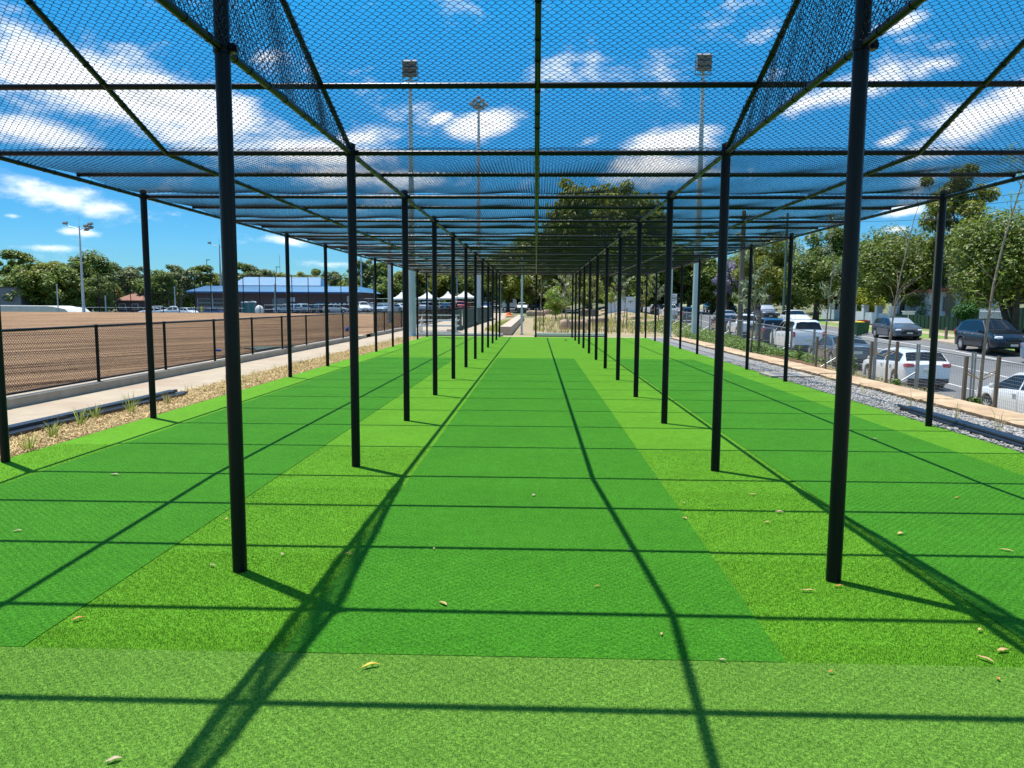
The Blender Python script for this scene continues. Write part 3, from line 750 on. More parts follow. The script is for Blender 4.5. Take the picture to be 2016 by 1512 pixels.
def tree(h, cr, cz0, lobes, n, leafsize, lmat, seed, trunk_r=.22, bark=BARK, name='tree', lean=0, multi=1, elong=1.6, lobe_r=.38, shell=.5, droop=0):
    """h height, cr crown radius, cz0 crown base"""
    r = np.random.default_rng(seed); root = empty(name)
    cen = []; rad = []
    chz = (h-cz0)/2; zc = cz0+chz
    for i in range(lobes):
        d = r.normal(0, 1, 3); d /= np.linalg.norm(d); q = r.uniform(shell, 1)**.7
        lr = cr*lobe_r*r.uniform(.55, 1.25)
        f = 1-.0*lr
        cen.append((d[0]*q*(cr-lr*.7)+lean*(zc+d[2]*chz)/h, d[1]*q*(cr-lr*.7), zc+d[2]*q*(chz-lr*.55))); rad.append(lr)
    V, Fc = leaf_cloud(cen, rad, n, leafsize, seed+1, elong, droop)
    mobj('crown', V, Fc, lmat, root)
    b = B()
    for k in range(multi):
        a = k*2.4+seed; ox = (.12*math.cos(a) if multi > 1 else 0); sp = (.25 if multi > 1 else .04)*cr
        p = [(ox, .12*math.sin(a) if multi > 1 else 0, -.3), (ox*2+sp*.3*math.cos(a), sp*.3*math.sin(a), cz0*.5), (sp*math.cos(a)+lean*.4, sp*math.sin(a), cz0+.25*(h-cz0)), (sp*1.3*math.cos(a)+lean*.8, sp*1.3*math.sin(a), cz0+.62*(h-cz0))]
        rr = trunk_r/(1 if multi == 1 else 1.5); b.tube(p, [rr*1.25, rr, rr*.7, rr*.25], 9)
        for i in range(7 if multi == 1 else 4):
            c = Vector(cen[(i*3+k) % len(cen)]); q = Vector(p[2]).lerp(Vector(p[1]), r.uniform(0, .6)); mid = q.lerp(c, .5)+Vector((0, 0, -.08*cr))
            b.tube([q, mid, c], [rr*.42, rr*.26, rr*.08], 6)
    b.obj('trunk', bark, root, True)
    return root
TPL = {
    'gum_a': lambda: tree(11, 4.0, 2.4, 34, 7500, .30, L_GUM, 11, .25, BARKP, 'gum_tree', lobe_r=.27, shell=.3),
    'gum_b': lambda: tree(12, 3.6, 2.5, 32, 7500, .30, L_MID, 12, .25, BARKP, 'gum_tree', lobe_r=.28, shell=.25),
    'gum_c': lambda: tree(10, 4.6, 1.0, 44, 9000, .32, L_OL, 13, .3, BARK, 'gum_tree', lobe_r=.27, shell=.3),
    'dense': lambda: tree(10, 4.4, .8, 48, 9500, .32, L_DK, 14, .3, BARK, 'dense_tree', lobe_r=.3, shell=.3),
    'mid': lambda: tree(9, 4.4, .4, 48, 9500, .32, L_MID, 15, .3, BARK, 'leafy_tree', lobe_r=.3, shell=.3),
}
def put_tree(key, px, top_py, Y, gz_, label, cat='tree', group=None, wide=1.0, rz=0):
    p = at(px, top_py, Y=Y); H = {'gum_a': 11, 'gum_b': 12, 'gum_c': 10, 'dense': 10, 'mid': 9}[key]
    s = (p.z-gz_)/H
    o = place(key, TPL[key], (p.x, Y, gz_), rz, (s*wide, s*wide, s)); tag(o, label, cat, group); return o
G1 = 'trees beyond the dirt field'
LT = [('dense', -60, 500, 150, 1.2, 'dark tree cut by the left edge of the photo behind the dirt field'), ('gum_b', 30, 487, 150, 1.0, 'tallest pale-topped gum at the far left beyond the field'),
      ('mid', 62, 512, 138, 1.1, 'bushy mid-green tree between the tallest far-left gum and the floodlight pole'), ('gum_c', 96, 499, 140, 1.15, 'yellow-green gum to the left of the left floodlight pole'),
      ('mid', 128, 520, 136, 1.0, 'low leafy tree immediately left of the left floodlight pole'), ('dense', 168, 494, 142, 1.15, 'dark round tree directly behind the left floodlight pole'),
      ('dense', 192, 540, 134, .9, 'low dark tree at the right foot of the left floodlight pole'),
      ('gum_a', 232, 511, 155, 1.15, 'open grey-green gum above the orange roofed house'), ('gum_a', 262, 518, 162, 1.0, 'open gum immediately right of the orange roofed house'),
      ('gum_c', 205, 545, 146, .9, 'short olive tree left of the orange roofed house'), ('mid', 306, 526, 150, 1.0, 'mid-green tree right of the nearer left cage post'), ('gum_a', 352, 515, 165, 1.1, 'tall gum above the left end of the blue roof'),
      ('gum_b', 330, 535, 148, 1.0, 'shorter gum beside the left end of the brick building'), ('gum_b', 395, 518, 170, 1.1, 'gum behind the blue roof beside the slim light poles'), ('gum_c', 425, 525, 172, 1.0, 'olive gum behind the blue roof next to the twin light poles'),
      ('gum_b', 472, 512, 172, 1.1, 'tall gum just right of the big left cage post'), ('gum_a', 502, 514, 170, 1.1, 'rounded gum above the raised blue roof'), ('gum_c', 540, 526, 175, 1.2, 'olive gum above the middle of the raised blue roof'),
      ('gum_c', 595, 530, 185, 1.3, 'low spreading gum right of the raised blue roof'), ('gum_b', 622, 526, 190, 1.0, 'slim gum between two cage posts above the blue roof'), ('gum_a', 655, 528, 185, 1.2, 'grey-green gum over the right end of the blue roof'),
      ('mid', 690, 545, 175, 1.3, 'bright bushy tree over the right wing of the blue roof'), ('gum_a', 716, 505, 180, 1.1, 'tall gum behind the right wing of the blue roof'), ('gum_b', 748, 512, 175, 1.1, 'tall gum at the right end of the blue roof'),
      ('mid', 770, 540, 165, 1.3, 'bushy tree left of the white marquees'), ('gum_c', 812, 520, 168, 1.3, 'olive gum behind the thick left floodlight pole'), ('dense', 850, 528, 172, 1.2, 'dark tree above the second marquee'),
      ('gum_c', 885, 518, 170, 1.2, 'olive gum above the third marquee'), ('dense', 925, 520, 165, 1.2, 'dark tree above the rightmost marquee'), ('dense', 962, 515, 160, 1.2, 'dark tree above the car park to the right of the marquees')]
for i, (k, px, py, Y, w, lb) in enumerate(LT):
    put_tree(k, px, py, Y, -.75 if px < 520 else .2, lb, group=G1, wide=w*1.05, rz=i*1.3)
G2 = 'trees behind the car park and planting bed'
CT = [('gum_c', 1000, 500, 118, 1.1, 'yellow-green tree behind the white caravan'), ('gum_c', 1048, 506, 112, 1.0, 'yellow-green tree behind the end centre post'), ('mid', 1020, 480, 140, 1.5, 'large leafy tree filling the gap above the white caravan'),
      ('mid', 1075, 455, 145, 1.4, 'leafy tree behind the left side of the tall central gum'), ('gum_c', 1110, 430, 122, 1.2, 'olive lower tree under the tall central gum'), ('gum_c', 1165, 328, 118, 1.0, 'tallest central gum seen through the mesh roof'), ('gum_c', 1232, 345, 118, 1.1, 'broad central gum seen through the mesh roof to the right of the tallest one'),
      ('gum_c', 1150, 520, 92, .9, 'olive tree behind the boulders'), ('gum_a', 1205, 505, 96, 1.0, 'pale tree behind the grey metal fence'), ('mid', 1262, 440, 112, 1.2, 'leafy tree right of the tall central gum'), ('mid', 1310, 480, 120, 1.3, 'mid-green tree behind the round speed sign'),
      ('dense', 1360, 488, 112, 1.2, 'dark tree behind the right floodlight pole'), ('mid', 1405, 500, 110, 1.1, 'green tree behind the silver parked cars')]
for i, (k, px, py, Y, w, lb) in enumerate(CT):
    put_tree(k, px, py, Y, .5, lb, group=G2, wide=w*(.75 if py < 360 else 1), rz=i*1.7+.4)
# distant woodland mass
def wood():
    V = []; F2 = []; nv = 0
    r = np.random.default_rng(5); cen = []; rad = []
    for i in range(260):
        a = -1.0+1.75*i/260+r.uniform(-.01, .01); D = r.uniform(205, 240)
        x, y = math.sin(a)*D, math.cos(a)*D; hh = r.uniform(4.5, 9)
        for z in np.arange(1, hh, 2.2): cen.append((x+r.normal(0, 1), y, z)); rad.append(2.9)
    V, Fc = leaf_cloud(cen, rad, 60000, .95, 9)
    tag(mobj('distant_wood', V, Fc, L_MID), 'distant woodland closing the horizon behind the near trees', 'woodland', kind='stuff')
wood()

# right-hand street trees
def rt(fn, px, Y, gz_, label, cat='tree', rz=0, py0=600):
    o = fn(); p = at(px, 600, Y=Y); o.location = (p.x, Y, gz_); o.rotation_euler[2] = rz; tag(o, label, cat); return o
def gr(px, Y): # ground height right of road
    x = at(px, 600, Y=Y).x; c = [colz(i, Y) for i in range(8, 18)]
    for (a, b) in zip(c[:-1], c[1:]):
        if a[0] <= x <= b[0]: return a[1]+(b[1]-a[1])*(x-a[0])/(b[0]-a[0])
    return 0
rt(lambda: tree(9.0, 5.3, 1.2, 66, 38000, .17, L_DK, 31, .32, BARK, 'street_tree', lobe_r=.33, shell=.2, multi=3), 1776, 69, gr(1772, 69), 'big dark round street tree behind the dark hatchback')
rt(lambda: tree(7.6, 3.7, 1.3, 46, 24000, .17, L_DK, 32, .3, BARK, 'street_tree', lobe_r=.34, shell=.2), 1607, 80, gr(1607, 80), 'dark dense street tree behind the white car at the far kerb')
rt(lambda: tree(8.2, 5.6, 1.9, 70, 40000, .15, L_DK, 33, .3, BARK, 'street_tree', lobe_r=.3, shell=.2, multi=4), 2010, 47, gr(2010, 47), 'spreading dark tree with several trunks at the right edge')
rt(lambda: tree(11, 5.0, .8, 46, 26000, .2, L_OL, 34, .25, BARKP, 'gum_tree', lobe_r=.3, shell=.2, droop=1.2), 1515, 98, gr(1515, 98), 'olive-green weeping gum behind the dark four-wheel drive')
rt(lambda: tree(14.2, 3.4, 4.5, 34, 15000, .17, L_OL, 35, .2, BARKP, 'gum_tree', lobe_r=.3, shell=.15, droop=1.5, elong=2.4), 1868, 64, gr(1868, 64), 'tall airy gum rising behind the white house')
rt(lambda: tree(8.6, 3.4, 3, 24, 10000, .16, L_GUM, 45, .2, BARKP, 'gum_tree', lobe_r=.34, shell=.15, droop=1.5, elong=2.4), 1930, 60, gr(1930, 60), 'loose grey-green gum between the white house and the right edge')
rt(lambda: tree(13.5, 4.8, 2, 40, 16000, .28, L_DK, 36, .3, BARKP, 'gum_tree', lobe_r=.32, shell=.3), 1632, 118, gr(1632, 118), 'tall dark gum far behind the dense street tree')
rt(lambda: tree(11.5, 5.2, 1, 40, 18000, .26, L_MID, 37, .3, BARK, 'leafy_tree', lobe_r=.34, shell=.25), 1720, 96, gr(1720, 96), 'mid-green tree behind the big round street tree')
rt(lambda: tree(10, 5.5, 1, 40, 16000, .24, L_OL, 38, .3, BARK, 'leafy_tree', lobe_r=.34, shell=.25), 1800, 92, gr(1800, 92), 'yellow-green tree behind the white house roof')
rt(lambda: tree(9.5, 5.5, .5, 36, 14000, .24, L_MID, 44, .3, BARK, 'leafy_tree', lobe_r=.34, shell=.25), 1985, 78, gr(1985, 78), 'mid-green tree beyond the picket fence at the right edge')
rt(lambda: tree(7.5, 3.0, 1.6, 30, 5000, .18, L_PUR, 39, .22, BARK, 'jacaranda', lobe_r=.28, shell=.2), 1432, 104, gr(1432, 104), 'purple flowering jacaranda behind the timber power pole')
rt(lambda: tree(9.5, 4.5, .8, 34, 12000, .24, L_MID, 40, .25, BARK, 'leafy_tree', lobe_r=.34, shell=.2), 1460, 120, gr(1460, 120), 'green tree behind the jacaranda')
rt(lambda: tree(3.5, 2.3, .3, 20, 8000, .13, L_YEL, 41, .1, BARK, 'golden_shrub', lobe_r=.4, shell=.2), 1712, 77, gr(1712, 77), 'bright yellow golden shrub behind the white wall', 'shrub')
rt(lambda: tree(3.3, 1.6, .3, 14, 5000, .13, L_YEL, 42, .1, BARK, 'golden_shrub', lobe_r=.4, shell=.2), 1787, 75, gr(1787, 75), 'smaller yellow shrub to the right of the big round tree', 'shrub')
rt(lambda: tree(5.5, 4.5, .0, 36, 9000, .22, L_MID, 46, .2, BARK, 'leafy_tree', lobe_r=.36, shell=.2), 1560, 100, gr(1560, 100), 'low bushy tree filling the gap behind the green power pole')
rt(lambda: tree(5.0, 5.5, .0, 36, 9000, .24, L_DK, 47, .2, BARK, 'leafy_tree', lobe_r=.36, shell=.2), 1640, 104, gr(1640, 104), 'low dark bushy tree between the dense street tree and the yellow shrub')
rt(lambda: tree(5.0, 4.5, .0, 30, 7000, .24, L_MID, 48, .2, BARK, 'leafy_tree', lobe_r=.36, shell=.2), 1495, 126, gr(1495, 126), 'low bushy tree behind the weeping gum')
rt(lambda: tree(4.5, 2.6, .0, 24, 8000, .15, L_DK, 49, .12, BARK, 'leafy_shrub', lobe_r=.36, shell=.2), 1838, 66, gr(1838, 66), 'dark leafy shrub hiding the left corner of the white house', 'shrub')
def hedge():
    V, Fc = leaf_cloud([(0, 0, 1.05)], [1.25], 9000, .11, 77, 1.2)
    d = V-np.array([0, 0, 1.05]); q = empty('clipped_shrub'); mobj('crown', V*np.array([1.1, 1.1, .82])+np.array([0, 0, .35]), Fc, L_HEDGE, q)
    b = B(); b.tube([(0, 0, -.1), (0, 0, .9)], .06, 8); b.obj('trunk', BARK, q); return q
rt(hedge, 1915, 58, gr(1915, 58)+.25, 'round clipped bright green shrub before the green fence', 'shrub')
def lav():
    q = empty('flowering_shrub'); V, Fc = leaf_cloud([(0, 0, .4), (.5, 0, .35)], [.45, .4], 1500, .07, 78); mobj('crown', V, Fc, L_BR, q)
    V, Fc = leaf_cloud([(0, 0, .75), (.45, .1, .7)], [.25, .25], 300, .09, 79); mobj('flowers', V, Fc, L_PUR, q); return q
rt(lav, 1958, 52, gr(1958, 52), 'small green shrub with purple flowers behind the dark SUV', 'shrub')

# ------------------------------------------------------------------ saplings with stakes
def sapling(pts, r0, leaves, lmat, seed, name='sapling', spread=.5, ls=.05, twig=14, elong=4.5, droop=2):
    """pts trunk points relative to base"""
    r = np.random.default_rng(seed); e = empty(name); b = B(); n = len(pts)
    b.tube(pts, [r0*(1-.85*i/(n-1)) for i in range(n)], 8); tips = []
    for i in range(twig):
        t = r.uniform(.38, 1.0); k = min(int(t*(n-1)), n-2); f = t*(n-1)-k
        p = Vector(pts[k]).lerp(Vector(pts[k+1]), f); a = r.uniform(0, 6.28); L_ = spread*r.uniform(.5, 1.1)*(1.25-t*.55)
        m_ = p+Vector((math.cos(a)*L_*.4, math.sin(a)*L_*.4, L_*.45)); q = p+Vector((math.cos(a)*L_*.8, math.sin(a)*L_*.8, L_*r.uniform(.5, 1.0)))
        b.tube([p, m_, q], [r0*.2, r0*.11, .0015], 5); tips += [m_.lerp(q, x) for x in (.0, .35, .7, 1)]
    b.obj('trunk', BARKS, e, True)
    if leaves:
        V, Fc = leaf_cloud([tuple(t) for t in tips], [.13]*len(tips), leaves, ls, seed+3, elong, droop); mobj('crown', V, Fc, lmat, e)
    return e
def stake_pair(c, rz, h, label, n=2, lean=0):
    for k in range(n):
        x = (k-(n-1)/2)*.62
        e = empty('tree_stake', (c[0]+x*math.cos(rz), c[1]+x*math.sin(rz), c[2]))
        b = B(); b.box((0, 0, h/2-.1), (.052, .052, h+.2)); b.obj('stake', TIMBER, e); e.rotation_euler = (random.uniform(-.03, .03), lean+random.uniform(-.04, .04), rz)
        tag(e, label+(', left one of the pair' if k == 0 else ', right one of the pair'), 'stake')
def ties(c, rz, z, label):
    b = B(); h = .31
    b.tube([(-h, 0, z+.12), (-.02, .03, z-.05), (h, 0, z+.1)], .012, 5); b.tube([(-h, 0, z+.05), (.02, -.03, z-.08), (h, 0, z+.05)], .012, 5)
    o = b.obj('hessian_tie', mat('hessian', (.36, .27, .17), .9)); o.location = c; o.rotation_euler = (0, 0, rz); tag(o, label, 'tree tie')
SAP = []
def rel(base_, pxs, Y):
    return [(0, 0, -.1)]+[tuple(at(px, py, Y=Y)-base_) for px, py in pxs]
b3 = Vector((8.12, 13.9, gz_bed(8.12, 13.9))); s3 = sapling(rel(b3, [(1930, 760), (1936, 700), (1944, 640), (1956, 560), (1975, 480), (1996, 410), (2016, 350), (2022, 320)], 13.9), .034, 260, L_BR, 51, spread=.75, ls=.024, twig=18, droop=1.5)
s3.location = b3; tag(s3, 'leaning staked sapling with sparse pale leaves, nearest the right edge', 'sapling')
stake_pair(b3+Vector((0, -.02, 0)), .12, .98, 'grey timber stake beside the rightmost sapling'); ties(b3, .12, .62, 'hessian tie holding the rightmost sapling to its stakes')
b2 = Vector((8.08, 17.45, gz_bed(8.08, 17.45))); s2 = sapling(rel(b2, [(1746, 720), (1751, 680), (1756, 640), (1762, 600), (1772, 545), (1788, 480), (1800, 430), (1814, 390)], 17.45), .032, 70, L_BR, 52, spread=.8, ls=.022, twig=26)
s2.location = b2; tag(s2, 'almost leafless staked sapling with fine upward twigs in front of the dark hatchback', 'sapling')
stake_pair(b2+Vector((-.1, -.02, 0)), .1, 1.02, 'grey timber stake beside the almost leafless sapling'); ties(b2+Vector((-.1, 0, 0)), .1, .75, 'hessian tie holding the almost leafless sapling')
b1 = Vector((8.1, 21.1, gz_bed(8.1, 21.1))); s1 = sapling(rel(b1, [(1624, 690), (1626, 650), (1630, 610), (1636, 560), (1640, 520), (1634, 480), (1645, 440)], 21.1), .03, 620, L_PALE, 53, spread=.65, ls=.036, twig=22, elong=4)
s1.location = b1; tag(s1, 'staked sapling with drooping silvery leaves beside the white van', 'sapling')
stake_pair(b1, .1, .95, 'grey timber stake beside the silvery sapling'); ties(b1, .1, .62, 'pale tie holding the silvery sapling')
FS = [(1481, 26, 'L'), (1262, 47, 'M'), (1227, 52, 'M'), (1168, 50, 'M'), (1118, 46, 'M'), (1106, 50, 'M'), (1062, 47, 'D'), (1212, 61, 'M'), (1290, 58, 'M'), (1140, 64, 'M')]
WHERE = ['in the planting bed left of the white ute', 'in the planting bed beside a right lane post', 'in the bed in front of the grey metal fence', 'behind the largest boulder', 'behind the pale plank, the right twin', 'behind the pale plank, the left twin', 'bare and tall beside the end centre post', 'close against the grey metal fence', 'near the round speed sign', 'between the boulders at the back of the bed']
for i, (px, Y, t) in enumerate(FS):
    X = at(px, 600, Y=Y).x; z = gz_bed(X, Y); r_ = random.Random(i)
    H = 3.6 if t != 'D' else 4.4
    s = sapling([(0, 0, -.1), (r_.uniform(-.1, .1), 0, H*.3), (r_.uniform(-.2, .2), 0, H*.6), (r_.uniform(-.3, .3), .1, H)], .035, {'L': 500, 'M': 420, 'D': 60}[t], L_OL if i % 2 else L_PALE, 60+i, spread=1.0, ls=.06, twig=16)
    s.location = (X, Y, z); tag(s, 'young slim staked tree '+WHERE[i], 'sapling')
    e = empty('tree_stake', (X+.25, Y-.1, z)); b = B(); b.box((0, 0, .65), (.07, .07, 1.5)); b.obj('stake', TIMBER, e); tag(e, 'timber stake beside the young tree '+WHERE[i], 'stake')
p = at(1094, 640, Y=70); o = tree(3.6, 1.4, .3, 16, 4500, .11, L_BR, 71, .05, BARKP, 'young_tree', lobe_r=.42, shell=.1, droop=1); o.location = (p.x, 70, base(70)); tag(o, 'bright leafy young tree right of the end centre post', 'tree')
p = at(1203, 640, Y=76); o = tree(3.0, .9, 1.4, 8, 1400, .12, L_BR, 72, .04, BARKP, 'young_tree', lobe_r=.5, shell=.1); o.location = (p.x, 76, base(76)); tag(o, 'small lime-green young tree in front of the grey metal fence', 'tree')

# groundcover
gc = bedpts(7.4, 9.4, 24, 41, 15000, gz_bed, 21, -.9); r_ = np.random.default_rng(3)
def cover(P, size, m, name, label, h=.2, seed=1):
    r = np.random.default_rng(seed); n = len(P); Pn = P.copy(); Pn[:, 2] += r.uniform(.02, h, n)
    nrm = r.normal(0, .5, (n, 3))+np.array([0, 0, 1.0]); nrm /= np.linalg.norm(nrm, axis=1)[:, None]
    t = r.normal(0, 1, (n, 3)); t -= nrm*(t*nrm).sum(1)[:, None]; t /= np.linalg.norm(t, axis=1)[:, None]; b = np.cross(nrm, t); s = (size*r.uniform(.6, 1.4, n))[:, None]
    V = np.stack([Pn-t*s, Pn+b*s*.5, Pn+t*s, Pn-b*s*.5], 1).reshape(-1, 3)
    tag(mobj(name, V, np.arange(4*n).reshape(n, 4), m), label, 'ground cover', kind='stuff')
cover(gc, .045, GCOV, 'ground_cover', 'leafy green ground cover on the bank behind the gravel', .3)
cover(bedpts(7.2, 11.5, 41, 60, 7000, gz_bed, 22, -.5), .06, GCOV, 'ground_cover', 'patchy green ground cover round the right floodlight pole', .3, 2)
for (px, Y, lb) in ((1573, 24.4, 'upright leafy weed poking through the wire fence before the white van'), (1680, 19.8, 'leafy green weed behind the sandstone blocks before the red-lamped dark car'), (1768, 17.2, 'low weed at the foot of the almost leafless sapling'), (1925, 13.75, 'small green weed at the foot of the rightmost sapling')):
    X = at(px, 700, Y=Y).x; V, Fc = leaf_cloud([(0, 0, .12), (.03, 0, .3), (0, .02, .48)][:3 if Y > 18 else 1], [.13, .12, .1][:3 if Y > 18 else 1], 260, .035, int(px), 2.2)
    o = mobj('weed', V, Fc, GCOV); o.location = (X, Y, gz_bed(X, Y)); tag(o, lb, 'weed')
# dug soil patch
sy = B(); xs = np.linspace(7.26, 8.6, 10); ys_ = np.linspace(21.6, 26.5, 22); V = []; Fc = []
for y in ys_:
    for x in xs: V.append((x, y, gz_bed(x, y)+.03+.09*math.sin(math.pi*(y-21.6)/4.9)*math.sin(math.pi*(x-7.0)/1.7)+rng.normal(0, .012)))
for i in range(21):
    for j in range(9): a = i*10+j; Fc.append((a, a+1, a+11, a+10))
struct(mobj('dug_soil', V, Fc, SOIL, smooth=True))

# ------------------------------------------------------------------ wire fence on the bank
def wire_fence():
    e = empty('wire_fence', (9, 16, 0)); tag(e, 'long galvanised wire mesh fence with angled braces between the saplings and the parked cars', 'fence')
    def fp(Y): return Vector((9.0+.02*(Y-16), Y, bank(Y)))-Vector((9, 16, 0))
    Y = 8.6; k = 0; ys = []
    while Y < 56: ys.append(Y); Y += 2.35
    pipe = mat('galvanised_pipe', (.30, .31, .31), .5, .5)
    wire = mat('galvanised_wire', (.25, .26, .26), .5, .4)
    for i, (a, b_) in enumerate(zip(ys[:-1], ys[1:])):
        A, Bq = fp(a), fp(b_)
        b = B(); up = Vector((0, 0, 1))
        b.tube([A+Vector((0, .05, -.2)), A+Vector((0, .05, 1.12))], .021, 8); b.tube([Bq+Vector((0, -.05, -.2)), Bq+Vector((0, -.05, 1.12))], .021, 8)
        b.tube([A+Vector((0, .05, 1.02)), Bq+Vector((0, -.05, 1.02))], .017, 6); b.tube([A+Vector((0, .05, .04)), Bq+Vector((0, -.05, .04))], .015, 6)
        b.obj('panel_frame', pipe, e, 'auto')
        w = B(); st = .06 if i < 8 else .12
        n = int(2.2/st)
        for j in range(n+1):
            t = j/n; q = A.lerp(Bq, .03+.94*t); w.tube([q+up*.04, q+up*1.02], .0022 if i < 8 else .003, 3, False)
        for j in range(14): w.tube([A+up*(.08+.068*j), Bq+up*(.08+.068*j)], .0022, 3, False)
        w.obj('panel_wire', wire, e)
        if i % 2 == 0:
            b = B(); b.tube([A+up*.75, A+up*.45+Vector((-.05, -.02, 0)), A+Vector((-.75, -.15, .05))], .019, 8); b.obj('brace', pipe, e, 'auto')
wire_fence()

# ------------------------------------------------------------------ poles and flood lights
def flood_pole(px, base_py, top_py, Y, r0, r1, label, head='double', z0=0, rz=0):
    p = at(px, base_py, z=z0) if Y is None else at(px, base_py, Y=Y)
    Y = p.y; x = p.x
    H = at(px, top_py, Y=Y).z-z0
    e = empty('floodlight_pole', (x, Y, z0), rz); tag(e, label, 'floodlight pole')
    b = B(); b.tube([(0, 0, -.05), (0, 0, H*.5), (0, 0, H)], [r0, (r0+r1)/2, r1], 12); b.tube([(0, 0, 0), (0, 0, .06)], r0*1.7, 12); b.box((0, -r0-.005, 1.1), (.14, .03, .5)); b.obj('pole', PALESTEEL, e, 'auto')
    if head == 'double':
        for i in range(3):
            z = H+.05+i*.27; b = B(); b.box((0, -.12-.03*i, z), (.7, .34, .2), tilt=.5); b.box((0, .08, z), (.1, .3, .06)); o = b.obj('lamp', GREYM, e)
            g = B()
            for s in (-1, 1): g.box((s*.175, -.2-.03*i, z-.055), (.31, .3, .03), tilt=.5)
            g.obj('lens', LAMPG, o)
        b = B(); b.tube([(-.38, .05, H-.2), (.38, .05, H-.2)], .025, 8); b.tube([(-.38, .05, H-.2), (-.38, .0, H+.6)], .018, 6); b.tube([(.38, .05, H-.2), (.38, .0, H+.6)], .018, 6); b.obj('bracket', GREYM, e, 'auto')
    elif head == 'cluster':
        b = B()
        for s in (-1, 1): b.tube([(0, 0, H-.5), (s*.45, 0, H+.0)], .04, 6)
        b.obj('bracket', GALV, e, 'auto')
        for (u, v) in ((0, .5), (-.33, .25), (.33, .22), (-.6, -.03), (0, -.02), (.62, -.1), (-.28, -.3), (.3, -.36)):
            l = B(); l.box((u, -.2, H+v), (.36, .3, .24), tilt=.6); l.obj('lamp', LAMPG, e)
    elif head == 'arms':
        b = B()
        for s in (-1, 1): b.tube([(0, 0, H-.6), (s*.8, 0, H-.25), (s*1.5, 0, H-.1), (s*2.3, 0, H+.35)], .06, 6)
        b.tube([(0, 0, H), (0, 0, H+1.4)], .025, 5); b.obj('arm', GALV, e, 'auto')
        for (u, v) in ((1.2, .15), (1.9, .45), (1.3, -.45), (2.0, -.15), (-2.1, .55)):
            l = B(); l.box((u, -.2, H+v-.1), (.6, .5, .3), tilt=.5); l.obj('lamp', LAMPG, e)
    elif head == 'single':
        b = B(); b.box((.35, 0, H+.05), (.9, .4, .16)); b.obj('lamp', LAMPG, e)
    return e
flood_pole(812, 662, 150, None, .2, .085, 'thick pale floodlight pole behind the left lane with three stacked lamps')
flood_pole(1368, 666, 138, None, .2, .085, 'thick pale floodlight pole on the right with three stacked lamps')
flood_pole(942, 634, 205, 68, .25, .1, 'tall slim floodlight pole with a diamond cluster of lamps', 'cluster')
flood_pole(165, 612, 445, 118, .24, .10, 'field floodlight pole with curved arms in front of the far-left trees', 'arms', z0=0)
flood_pole(436, 600, 482, 165, .3, .12, 'taller of the twin light poles behind the blue roof', 'arms', z0=-.7)
flood_pole(410, 600, 512, 175, .2, .1, 'shorter of the twin light poles behind the blue roof', 'single', z0=-.7)
flood_pole(546, 600, 526, 185, .16, .08, 'slim light pole over the raised blue roof', 'single', z0=0)
flood_pole(553, 600, 502, 200, .1, .05, 'thin mast behind the raised blue roof', 'none', z0=0)
flood_pole(712, 600, 500, 150, .2, .1, 'light pole rising between two left cage posts', 'single', z0=.1)
flood_pole(768, 640, 470, 62, .18, .12, 'pale pole hidden partly by an outer cage post left of the marquees', 'none', z0=.1)
for (px, py, top, Y, r, lb) in ((1027, 659, 500, None, .058, 'slim pale light pole beside the concrete bench wall'), (984.5, 655, 500, 52, .045, 'thin pale pole behind the near end of the concrete bench wall'), (1319.5, 664, 480, None, .055, 'slim pale pole just left of the speed sign')):
    flood_pole(px, py, top, Y, r, r*.9, lb, 'none')
for (px, top, Y, zg, lb) in ((114, 560, 116, 0, 'short grey post at the left edge of the field behind the white shed roof'), (208, 583, 120, -.7, 'short grey post between the floodlight pole and the orange roofed house'), (542, 560, 118, 0, 'grey pole in front of the brick building beside the portable toilets'), (738, 556, 90, .2, 'thin pale pole in front of the right end of the blue roof'), (842, 548, 120, .3, 'thin white pole among the marquees'), (900, 540, 140, .4, 'thin white mast over the rightmost marquee'), (345, 565, 128, -.7, 'grey pole at the left end of the brick building')):
    p = at(px, 600, Y=Y); b = B(); h = at(px, top, Y=Y).z-zg; b.tube([(0, 0, 0), (0, 0, h)], .09, 8); b.box((0, 0, h), (.22, .22, .12)); o = b.obj('light_post', GALV, None, 'auto'); o.location = (p.x, Y, zg); tag(o, lb, 'post')
# power poles
def power_pole(px, Y, top, r, m, label, arms=True, dpx=0):
    X = at(px, 600, Y=Y).x; z = gr(px, Y); H = at(px, top, Y=Y).z-z
    e = empty('power_pole', (X, Y, z)); tag(e, label, 'power pole')
    b = B(); b.tube([(0, 0, -.1), (0, 0, H)], [r, r*.75], 10); b.obj('pole', m, e, 'auto')
    if arms:
        b = B(); b.box((0, 0, H-.4), (1.9, .1, .1)); b.obj('cross_arm', TIMBER, e)
        for s in (-.85, -.3, .3, .85): c = B(); c.tube([(s, 0, H-.35), (s, 0, H-.2)], .04, 6); c.obj('insulator', WHITEP, e)
    return Vector((X, Y, z+H-.2))
POLEM = mat('pole_timber', (.16, .14, .11), .9, col2=(.1, .09, .07), scale=3, stretch=(4, 4, .4))
PA = power_pole(1458, 53, 415, .2, POLEM, 'thick weathered timber power pole at the near kerb')
PB = power_pole(1543, 80, 420, .15, mat('green_pole', (.1, .15, .12), .7), 'slim grey-green power pole at the far kerb')
PC = power_pole(1838, 50.5, 420, .16, POLEM, 'timber power pole on the verge mostly hidden behind the right outer cage post')
